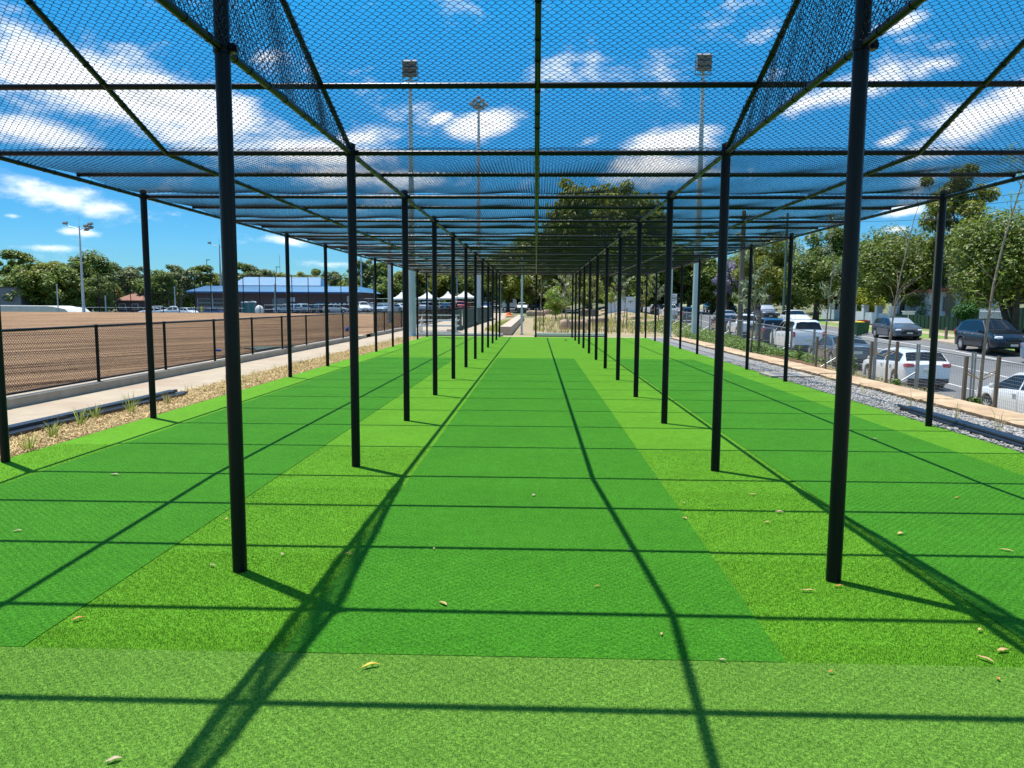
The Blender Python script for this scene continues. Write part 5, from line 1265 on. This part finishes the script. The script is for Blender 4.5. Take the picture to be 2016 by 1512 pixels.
# tall ball-stop fence
def ball_fence():
    Y = 115.6; x0 = at(195, 600, Y=Y).x; x1 = at(736, 600, Y=Y).x; e = empty('ball_stop_fence', (x0, Y, 0)); tag(e, 'tall black chain-link ball-stop fence behind the dirt field', 'fence')
    n = 17; st = (x1-x0)/n; H = at(400, 541, Y=Y).z
    for i in range(n+1): b = B(); b.tube([(i*st, 0, -.3), (i*st, 0, H)], .06, 8); b.obj('post', BLACK, e, 'auto')
    for z in (H, H*.5, .05): b = B(); b.tube([(0, 0, z), (x1-x0, 0, z)], .03, 6); b.obj('rail', BLACK, e)
    Wd = x1-x0; w = B(); s = .35
    V = []; Fc = []
    k = 0
    for i in range(int((Wd+H)/s)):
        for sg in (1, -1):
            a = i*s if sg > 0 else i*s-0
            # diagonals clipped to the rectangle
            if sg > 0: p0 = (a-H, 0); p1 = (a, H)
            else: p0 = (a, 0); p1 = (a-H, H)
            (ax, az_), (bx, bz_) = p0, p1
            t0, t1 = 0, 1; dx = bx-ax
            for lim, sgn in ((0, 1), (Wd, -1)):
                if dx != 0:
                    t = (lim-ax)/dx
                    inside0 = (ax-lim)*sgn >= 0
                    if (dx*sgn) > 0: t0 = max(t0, t)
                    else: t1 = min(t1, t)
            if t0 < t1:
                A = (ax+dx*t0, 0, az_+(bz_-az_)*t0); Bq = (ax+dx*t1, 0, az_+(bz_-az_)*t1); w.tube([A, Bq], .006, 3, False)
    w.obj('chain_mesh', WIRE, e)
ball_fence()
# low white rail fences round the car park
def rail_fence(p0, p1, h, label, n=None, mesh=True, m=GALV, r=.03, rows=2):
    p0, p1 = Vector(p0), Vector(p1); e = empty('rail_fence', p0); tag(e, label, 'fence'); d = p1-p0; n = n or max(2, int(d.length/2.6))
    for i in range(n+1): q = d*(i/n); b = B(); b.tube([q, q+Vector((0, 0, h))], r, 6); b.obj('post', m, e, 'auto')
    for k in range(rows): b = B(); z = h*(1-k/rows)-.01; b.tube([(0, 0, z), d+Vector((0, 0, z))], r*.8, 6); b.obj('rail', m, e)
xa, xb = at(118, 600, Y=121).x, at(480, 600, Y=121).x
rail_fence((xa, 121, -.75), (xb, 121, -.75), 1.5, 'low grey rail fence along the back of the dirt field')
xa, xb = at(520, 600, Y=119).x, at(770, 600, Y=119).x
rail_fence((xa, 119, -.1), (xb, 119, .15), 1.4, 'low grey rail fence between the toilets and the marquees')
rail_fence((at(640, 600, Y=138).x, 138, 0), (at(985, 600, Y=138).x, 138, .4), 2.4, 'high galvanised rail fence behind the parked cars and marquees', rows=3)
rail_fence((at(985, 600, Y=150).x, 150, .45), (at(1075, 600, Y=150).x, 150, .6), 2.3, 'pale rail fence behind the caravan', rows=2)
# white low shed roof / barrier at the far left
x0, x1 = at(-60, 600, Y=117).x, at(118, 600, Y=117).x
b = B(); z1 = at(50, 602, Y=117).z; b.prism([(x0, -.3), (x1+2.2, -.3), (x1+1.2, z1*.55), (x1-1.5, z1), (x0, z1+.05)], 116.2, 122, 'y'); o = b.obj('concrete_ramp', mat('white_concrete', (.62, .62, .58), .8, col2=(.52, .5, .46), scale=.5)); tag(o, 'long low white concrete ramp behind the dirt field at the far left', 'ramp')
b = B(); n = 6
for i in range(n+1): q = x0+(x1-x0)*i/n; b.tube([(q, 116, 0), (q, 116, z1*.9)], .03, 6)
b.tube([(x0, 116, z1*.9), (x1, 116, z1*.9)], .03, 6); tag(b.obj('handrail', GALV), 'thin grey handrail in front of the white concrete ramp', 'handrail')
xs0 = at(-40, 600, Y=135).x; xs1 = at(42, 600, Y=135).x
e = empty('grey_shed', ((xs0+xs1)/2, 138, -.7)); tag(e, 'grey flat-roofed shed at the far left behind the ramp', 'shed'); w_ = xs1-xs0; hs = at(20, 566, Y=135).z+.7
b = B(); b.box((0, 0, hs/2), (w_, 6, hs)); b.obj('wall', GREYM, e); b = B(); b.box((0, 0, hs+.08), (w_+.6, 6.6, .16)); b.obj('roof', TRIM, e)
# orange roofed house
def house(px0, px1, Y, ev_py, top_py, g, wall, roof, label, depth=9, gable=False):
    x0, x1 = at(px0, 600, Y=Y).x, at(px1, 600, Y=Y).x; ev = at(px0, ev_py, Y=Y).z-g; tp = at((px0+px1)/2, top_py, Y=Y+depth/2).z-g; w = (x1-x0)/2
    e = empty('house', ((x0+x1)/2, Y, g)); tag(e, label, 'house')
    b = B(); b.box((0, depth/2, ev/2), (2*w-1, depth-1, ev)); b.obj('wall', wall, e)
    b = B(); r_ = w*.35; b.add([(-w, 0, ev), (w, 0, ev), (w, depth, ev), (-w, depth, ev), (-r_, depth/2, tp), (r_, depth/2, tp), (-w, 0, ev-.15), (w, 0, ev-.15), (w, depth, ev-.15), (-w, depth, ev-.15)], [(0, 1, 5, 4), (1, 2, 5), (2, 3, 4, 5), (3, 0, 4), (0, 6, 7, 1), (1, 7, 8, 2), (2, 8, 9, 3), (3, 9, 6, 0)]); b.obj('roof', roof, e)
    for s in (-.5, .4): b = B(); b.box((s*w, .48, ev*.55), (1.3, .08, 1.1)); f = b.obj('window', WHITEP, e); b = B(); b.box((s*w, .43, ev*.55), (1.14, .03, .95)); b.obj('pane', GLASSB, f)
    return e
house(224, 280, 143, 591, 576, -.7, BRICK, mat('orange_tile', (.30, .14, .09), .8, col2=(.24, .11, .07), scale=2), 'small house with an orange tiled roof among the gums')
# house and walls on the right
def white_house():
    Y = 64; g = gr(1860, 62)+.2; x0, x1 = at(1846, 600, Y=Y).x, at(1975, 600, Y=Y).x
    e = empty('house', (x0, Y, g)); tag(e, 'white rendered house with a red tiled roof behind the green fence', 'house')
    ev = at(1880, 571, Y=Y).z-g; tp = at(1880, 545, Y=Y+4).z-g; w = x1-x0
    b = B(); b.box((w/2, 4, ev/2), (w, 8, ev)); b.obj('wall', WHITE, e)
    b = B(); b.add([(-.5, -.6, ev), (w+.5, -.6, ev), (w+.5, 8.6, ev), (-.5, 8.6, ev), (2.6, 4, tp), (w-2.6, 4, tp), (-.5, -.6, ev-.16), (w+.5, -.6, ev-.16), (w+.5, 8.6, ev-.16), (-.5, 8.6, ev-.16)], [(0, 1, 5, 4), (1, 2, 5), (2, 3, 4, 5), (3, 0, 4), (0, 6, 7, 1), (1, 7, 8, 2), (2, 8, 9, 3), (3, 9, 6, 0)]); rf = b.obj('roof', REDTILE, e)
    b = B()
    for k in range(9):
        t = k/9; b.tube([(-.5+3.1*t, -.6+4.6*t, ev+(tp-ev)*t+.03), (w+.5-3.1*t, -.6+4.6*t, ev+(tp-ev)*t+.03)], .045, 5)
    b.obj('tile_courses', REDTILE, rf)
    for xx in (.9, 3.6): b = B(); b.box((xx, -.04, ev*.6), (1.0, .1, 1.2)); f = b.obj('window', GREYM, e); b = B(); b.box((xx, -.1, ev*.6), (.85, .03, 1.05)); b.obj('pane', GLASSB, f)
white_house()
def front_wall():
    e = empty('front_wall', (0, 0, 0)); tag(e, 'low white rendered front wall with taller piers behind the dark hatchback', 'wall')
    ys = np.linspace(67, 86, 7)
    for i, (a, b_) in enumerate(zip(ys[:-1], ys[1:])):
        P0, P1 = [Vector((Xf(y)+1.3+5.2, y, colz(14, y)[1])) for y in (a, b_)]
        h = 1.0 if i != 3 else .8
        d = P1-P0; rz = math.atan2(d.y, d.x); c = (P0+P1)/2
        b = B(); b.box((c.x, c.y, c.z+h/2-.1), (d.length-.4, .2, h+.2), rz); b.obj('panel', WHITE, e)
        b = B(); b.box((P0.x, P0.y, P0.z+.75), (.5, .5, 1.7)); b.box((P0.x, P0.y, P0.z+1.64), (.58, .58, .08)); b.obj('pier', WHITE, e)
front_wall()
def green_fence():
    e = empty('green_fence', (0, 0, 0)); tag(e, 'dark green metal sheet fence rising to the right behind the lawn', 'fence')
    ys = np.linspace(66, 47.5, 9)
    for i, (a, b_) in enumerate(zip(ys[:-1], ys[1:])):
        P0, P1 = [Vector((Xf(y)+1.3+5.0+(66-y)*.22, y, colz(14, y)[1])) for y in (a, b_)]
        h0, h1 = [1.05+(.9*max(0, min(1, (j-3)/3))) for j in (i, i+1)]
        b = B(); n = 10
        for k in range(n):
            t0, t1 = k/n, (k+1)/n; A, Bq = P0.lerp(P1, t0), P0.lerp(P1, t1); o_ = Vector((-.03 if k % 2 else 0, 0, 0)); ha, hb = h0+(h1-h0)*t0, h0+(h1-h0)*t1
            b.add([A+o_+Vector((0, 0, -.2)), Bq+o_+Vector((0, 0, -.2)), Bq+o_+Vector((0, 0, hb)), A+o_+Vector((0, 0, ha)), A+o_+Vector((.04, 0, -.2)), Bq+o_+Vector((.04, 0, -.2)), Bq+o_+Vector((.04, 0, hb)), A+o_+Vector((.04, 0, ha))], [(0, 1, 2, 3), (7, 6, 5, 4), (3, 2, 6, 7), (0, 3, 7, 4), (1, 5, 6, 2)])
        b.obj('panel', DGREEN, e)
green_fence()
def picket():
    P0 = at(1928, 640, Y=56); P1 = at(1975, 640, Y=52); g = gr(1950, 54)+.25; e = empty('picket_fence', (P0.x, P0.y, g)); tag(e, 'white picket fence behind the spreading multi-trunk tree', 'fence')
    d = Vector((P1.x-P0.x, P1.y-P0.y, 0)); n = 16; b = B()
    for i in range(n+1): q = d*(i/n); b.box((q.x, q.y, 1.0), (.07, .03, 1.0))
    b.obj('pickets', WHITE, e); b = B()
    for z in (.7, 1.3): b.tube([(0, .04, z), d+Vector((0, .04, z))], .03, 5)
    b.obj('rail', WHITE, e)
picket()
def bin_(px, Y, label, m, lid):
    X = at(px, 640, Y=Y).x; e = empty('wheelie_bin', (X, Y, gr(px, Y)), .3); tag(e, label, 'bin')
    b = B(); b.add([(-.24, -.26, .06), (.24, -.26, .06), (.24, .26, .06), (-.24, .26, .06), (-.29, -.34, .98), (.29, -.34, .98), (.29, .34, .98), (-.29, .34, .98)], [(3, 2, 1, 0), (4, 5, 6, 7), (0, 1, 5, 4), (1, 2, 6, 5), (2, 3, 7, 6), (3, 0, 4, 7)]); b.obj('body', m, e)
    b = B(); b.prism([(-.38, .98), (.36, .98), (.36, 1.02), (.1, 1.08), (-.36, 1.03)], -.31, .31, 'x'); b.obj('lid', lid, e)
    for s in (-1, 1): b = B(); b.tube([(s*.22, .27, .1), (s*.29, .27, .1)], .1, 12); b.obj('wheel', TYRE, e)
bin_(1688, 56, 'dark green wheelie bin with a yellow lid on the far kerb', mat('bin_green', (.02, .1, .035), .5), YELLOW)
bin_(1700, 57.5, 'second green wheelie bin with a red lid left of the front wall', mat('bin_green2', (.02, .1, .035), .5), REDL)
X = at(1787, 640, Y=60).x; e = empty('letter_box', (X, 60, gr(1787, 60))); tag(e, 'cream letter box on a thin post before the green fence', 'letter box'); b = B(); b.tube([(0, 0, 0), (0, 0, 1.2)], .035, 6); b.obj('post', CANVAS, e); b = B(); b.box((0, 0, 1.3), (.75, .4, .24)); b.box((0, 0, 1.44), (.85, .5, .05)); b.obj('box', CANVAS, e)
for (px, Y, h, lb) in ((1864, 49, .75, 'short pale timber stump on the lawn, left one'), (1885, 48, .85, 'thin pale marker post on the lawn, right one')):
    X = at(px, 640, Y=Y).x; b = B(); b.tube([(0, 0, 0), (0, 0, h)], .09 if h < .8 else .05, 8); o = b.obj('marker_post', BARKP, None, 'auto'); o.location = (X, Y, gr(px, Y)); tag(o, lb, 'post')
# speed sign
Y = 78; p = at(1326, 588, Y=Y); g = gz_bed(p.x, Y) if p.x < 15 else 0
e = empty('speed_sign', (p.x, Y, g)); tag(e, 'white speed sign with a black ring round the number 50', 'road sign'); zc = p.z-g
b = B(); b.tube([(0, 0, -.1), (0, 0, zc+.4)], .035, 8); b.obj('pole', GALV, e, 'auto')
b = B(); b.box((0, -.05, zc), (.66, .02, 1.0)); pn = b.obj('panel', WHITEP, e)
V = []; Fc = []
for i in range(40):
    t = 2*math.pi*i/40; V += [(math.cos(t)*.30, -.066, zc+.05+math.sin(t)*.30), (math.cos(t)*.25, -.066, zc+.05+math.sin(t)*.25)]
for i in range(40): a = 2*i; c = 2*((i+1) % 40); Fc.append((a, a+1, c+1, c))
mobj('ring', V, Fc, TRIM, pn)
fc = bpy.data.curves.new('t', 'FONT'); fc.body = '50'; fc.size = .36; fc.align_x = 'CENTER'; fc.align_y = 'CENTER'; fc.extrude = .002; fc.offset = .008
to = bpy.data.objects.new('t', fc); C.objects.link(to); dg = bpy.context.evaluated_depsgraph_get(); dg.update(); me = bpy.data.meshes.new_from_object(to.evaluated_get(dg)); bpy.data.objects.remove(to)
me.materials.clear(); me.materials.append(TRIM); t = bpy.data.objects.new('digits', me); C.objects.link(t); t.parent = pn; t.location = (0, -.068, zc+.05); t.rotation_euler = (R(90), 0, 0)

# ------------------------------------------------------------------ behind the cage
b = B(); b.add([(-1.93, 40.3, 0), (-1.33, 40.3, 0), (-1.15, 74, 0), (-1.75, 74, 0), (-1.93, 40.3, .46), (-1.33, 40.3, .46), (-1.15, 74, .62), (-1.75, 74, .62)], [(0, 1, 5, 4), (1, 2, 6, 5), (2, 3, 7, 6), (3, 0, 4, 7), (4, 5, 6, 7)])
tag(b.obj('bench_wall', mat('cream_stone', (.5, .4, .3), .85, col2=(.42, .33, .25), scale=2, bump=.3)), 'long cream concrete bench wall running back from the end of the cage', 'bench wall')
e = empty('bench_plank', (1.8, 39.0, 0)); tag(e, 'long pale aluminium plank lying across the end of the centre lane', 'plank')
b = B(); b.box((0, 0, .12), (3.7, .5, .12)); b.obj('plank', ALU, e); b = B(); b.box((0, -.02, .035), (3.78, .46, .05)); b.obj('base', TRIM, e)
e = empty('bench_plank', (-3.9, 39.0, 0)); tag(e, 'low pale aluminium plank lying across the end of the left lane', 'plank')
b = B(); b.box((0, 0, .1), (4.4, .4, .1)); b.obj('plank', ALU, e); b = B(); b.box((0, -.02, .03), (4.4, .36, .04)); b.obj('base', TRIM, e)
def bleacher():
    e = empty('bleacher', (-5.6, 42.5, 0), .05); tag(e, 'tiered aluminium bleacher seat beyond the left lane', 'bleacher')
    for i in range(3):
        b = B(); b.box((0, i*.75, .4+.3*i), (2.4, .28, .05)); b.obj('seat', ALU, e)
        b = B(); b.box((0, i*.75+.4, .12+.3*i), (2.4, .3, .04)); b.obj('foot_board', ALU, e)
    for s in (-1, 1):
        b = B(); b.tube([(s*1.0, -.1, .02), (s*1.0, 1.9, .02)], .03, 6); b.tube([(s*1.0, 0, .02), (s*1.0, 0, .4)], .03, 6); b.tube([(s, .75, 0), (s, .75, .7)], .03, 6); b.tube([(s, 1.5, 0), (s, 1.5, 1.0)], .03, 6); b.tube([(s, 0, .3), (s, 1.5, .9)], .025, 6); b.obj('side_frame', ALU, e)
bleacher()
def barrier():
    e = empty('steel_barrier'); m = mat('barrier_green', (.05, .09, .085), .5, .3); b = B()
    b.tube([(-1.1, 0, .15), (-1.1, 0, 1.25)], .022, 6); b.tube([(1.1, 0, .15), (1.1, 0, 1.25)], .022, 6); b.tube([(-1.1, 0, 1.25), (1.1, 0, 1.25)], .022, 6); b.tube([(-1.1, 0, .2), (1.1, 0, .2)], .022, 6); b.obj('frame', m, e)
    b = B()
    for i in range(1, 18): x_ = -1.1+2.2*i/18; b.box((x_, 0, .72), (.035, .012, 1.05))
    b.obj('bars', m, e)
    for s in (-.8, .8): b = B(); b.box((s, 0, .08), (.06, .7, .12)); b.obj('foot', m, e)
    return e
BAR_N = ['nearest', 'second nearest', 'third', 'fourth', 'fifth', 'sixth', 'seventh', 'eighth', 'ninth', 'tenth', 'second farthest', 'farthest']
for i in range(12):
    o = place('barrier', barrier, (-4.9+.06*i, 45.5+2.3*i, 0 if i == 0 else base(45.5+2.3*i)), math.pi/2-.03+random.uniform(-.05, .05))
    tag(o, 'dark green steel crowd barrier, '+BAR_N[i]+' of the row leading to the car park', 'barrier', 'crowd barriers in a row beyond the left lane')
BO = [(1130, 646, 1.5, .75, .42, 'largest flat-topped sandstone boulder behind the pale plank'), (1172, 640, 1.5, .7, .42, 'flat sandstone boulder right of the largest one'), (1085, 622, 2.0, 1.1, .45, 'long sandstone slab behind the end centre post'), (1055, 624, 1.8, 1.1, .42, 'long sandstone slab right of the bench wall end'),
      (1160, 624, 1.9, 1.0, .5, 'sandstone boulder at the back of the bed in front of the grey metal fence'), (1195, 622, 1.5, .9, .5, 'reddish boulder at the back left of the grey metal fence'), (1225, 627, 1.5, .9, .42, 'low boulder among the grasses right of centre'), (1250, 634, 1.2, .7, .4, 'low yellowish rock near a right lane post'), (1030, 618, 1.6, 1.1, .35, 'flat rock behind the slim pole'), (1285, 640, 1.6, .6, .3, 'flat sandstone step near the right floodlight pole'), (1110, 614, 2.2, 1.2, .42, 'low broad rock farthest back behind the young tree')]
for i, (px, py, w, d, h, lb) in enumerate(BO):
    p = at(px, py, z=.12); o = blob('boulder', ROCK, 1, (p.x, p.y, base(p.y)+h*.5), lb, 'boulder', 200+i, 3, .09, (w*.72, d*.75, h*1.2), True); o.rotation_euler = (0, 0, random.uniform(-.3, .3))
# grey sheet fence in the distance, right of centre
Y = 92; x0, x1 = at(1193, 600, Y=Y).x, at(1258, 600, Y=Y).x; e = empty('grey_metal_fence', (x0, Y, base(Y))); tag(e, 'pale grey corrugated metal fence behind the boulders', 'fence'); hz = at(1220, 584, Y=Y).z-base(Y)
b = B(); n = 34
for i in range(n): q = (x1-x0)*i/n; b.box((q, -.03 if i % 2 else 0, hz/2), ((x1-x0)/n, .05, hz))
b.obj('panel', WHITE, e); 
x = at(1110, 598, Y=118).x; house(1300, 1345, 150, 588, 572, .6, WHITE, GREYM, 'pale distant house glimpsed behind the speed sign')
X = at(1002, 612, Y=88).x; b = B(); b.tube([(0, 0, 0), (0, 0, .05), (0, 0, .12), (0, 0, .45)], [.5, .5, .35, .22], 14); o = b.obj('orange_drum', ORANGE, None, 'auto'); o.location = (X, 88, base(88)); tag(o, 'orange plastic drum near the caravan', 'drum')
X = at(1445, 600, Y=96).x
# small things on the dirt and turf
p = at(428, 690, z=.12); o = blob('blue_rag', BLUEP, .11, p, 'small crumpled blue plastic on the dirt by the fence near the big left post', 'plastic bag', 5, 2, .2, (1.3, .6, .5))
p = at(683, 651, z=.12); o = blob('blue_rag', BLUEP, .2, p+Vector((0, 0, .1)), 'blue plastic bundle on the fence beside a left lane post', 'plastic bag', 6, 2, .2, (.5, 1, .9))
p = at(530, 688, z=.12); b = B()
for k in range(6): b.tube([(-.9+random.uniform(-.1, .1), -.3+.09*k, .03+.01*k), (0, -.28+.1*k, .08), (.9+random.uniform(-.2, .2), -.3+.11*k, .03)], .028, 6)
o = b.obj('shade_cloth', mat('grey_green_cloth', (.12, .17, .15), .8)); o.location = p; o.rotation_euler = (0, 0, 1.2); tag(o, 'flattened grey-green hose coils on the field side of the fence', 'hose')
p = at(1114, 669.5, z=.05); o = blob('ball', mat('ball', (.12, .02, .02), .5), .036, (p.x, p.y, .05), 'small dark ball lying on the turf at the far end of the centre lane', 'ball', 3, 2, 0)
def leaf(px, py, L_, w, m, rz, curl, label):
    L_ *= 1.2; w *= 1.0; p = at(px, py, z=.024); n = 8; V = []; Fc = []
    for i in range(n+1):
        t = i/n; ww = w*math.sin(math.pi*min(1, max(0, t*.96+.02)))**.8; x_ = (t-.5)*L_; y_ = .12*L_*math.sin(t*3)*curl; z_ = .006*curl*math.sin(t*math.pi)+.003*abs(math.cos(t*5))
        V += [(x_, y_-ww/2, z_+.15*ww*curl), (x_, y_, z_), (x_, y_+ww/2, z_+.18*ww*curl)]
    for i in range(n):
        for k in range(2): a = 3*i+k; Fc.append((a, a+1, a+4, a+3))
    V += [((-.5)*L_, -.001, V[1][2]), ((-.62)*L_, 0, .004), (-.5*L_, .001, V[1][2])]; Fc.append((3*n+3, 3*n+4, 3*n+5))
    e = mobj('fallen_leaf', V, Fc, m); e.location = p; e.rotation_euler = (0, 0, rz); tag(e, label, 'leaf')
T_, P_, O_, YL = LEAFTAN, LEAFPALE, LEAFOR, LEAFYEL
for a in [(872, 1188, .055, .02, T_, -.8, .5, 'large tan curved leaf on the dark centre strip'), (730, 1312, .075, .018, YL, .45, 1.0, 'curled yellow and brown leaf on the pale front turf'), (224, 1496, .045, .02, P_, .6, .5, 'pale leaf at the bottom left edge'), (418, 1113, .03, .018, P_, 0, .5, 'small pale leaf left of the nearest left post'),
          (557, 1091, .03, .02, P_, 1.2, .6, 'small pale leaf right of the nearest left post'), (447, 1022, .03, .02, T_, .8, .6, 'small tan leaf left of the nearest left post, farther up'), (688, 1090, .045, .02, O_, .3, .8, 'brown leaf inside the wide rail shadow'), (1592, 1162, .075, .013, T_, 0, .3, 'long thin tan leaf left of the nearest right post foot'),
          (1652, 1153, .05, .016, O_, .1, .3, 'reddish leaf touching the foot of the nearest right post'), (1940, 1297, .065, .018, T_, -1.0, .4, 'tan pointed leaf near the right edge, left of a broader leaf'), (1975, 1280, .06, .022, T_, .3, .4, 'broad tan leaf nearest the right edge of the front turf'), (1966, 1336, .025, .014, O_, 1.2, .5, 'tiny orange leaf below the two tan leaves at the right edge'),
          (1636, 1323, .022, .014, O_, 0, .5, 'tiny orange leaf on the front turf right of the dark strip corner'), (1303, 1248, .03, .01, T_, 1.3, .4, 'thin tan leaf left of the centre rail shadow'), (1422, 1299, .03, .012, P_, -.2, .3, 'pale leaf on the front edge of the dark centre strip'), (1175, 1154, .03, .01, O_, 0, .3, 'thin brown leaf in the middle of the centre strip'),
          (1240, 1083, .03, .02, P_, .3, .5, 'pale leaf in the crossing of two centre shadows'), (1052, 975, .04, .025, P_, .9, .7, 'white leaf in the middle distance of the centre strip'), (855, 1080, .02, .012, P_, 1.3, .5, 'white speck-like leaf on the left of the centre strip'), (1348, 1020, .04, .02, T_, -.9, .5, 'tan leaf on the right border of the centre strip'),
          (1346, 990, .025, .015, P_, -.9, .5, 'pale leaf on the right border of the centre strip, farther up'), (1483, 973, .06, .015, T_, -.1, .4, 'long tan leaf between the two right inner posts'), (1535, 1008, .055, .03, P_, -.2, .6, 'pale crumpled leaf left of the nearest right post'), (1512, 1028, .04, .02, T_, 0, .6, 'tan leaf just below the pale crumpled leaf'),
          (1775, 1051, .06, .03, LEAFTAN, .3, .8, 'tan and white leaf in the right lane'), (1982, 1083, .07, .018, T_, -.6, .4, 'pointed tan leaf at the right edge of the right lane'), (1885, 980, .045, .02, O_, .2, .6, 'orange leaf far to the right in the right lane'), (225, 934, .07, .03, P_, -.1, .6, 'whitish leaf in the left lane beside the outer post shadow'),
          (1722, 864, .07, .04, P_, 0, .5, 'pale leaf on the light turf near the right gravel'), (1930, 1240, .03, .015, T_, .5, .5, 'small tan leaf in the right rail shadow'), (154, 1218, .05, .02, O_, .8, .6, 'orange leaf on the border of the left dark strip'), (35, 1045, .05, .02, P_, .4, .5, 'pale leaf at the left edge of the left lane')]: leaf(*a)
for o in list(bpy.data.objects):
    if o.type == 'EMPTY': o.empty_display_size = .1
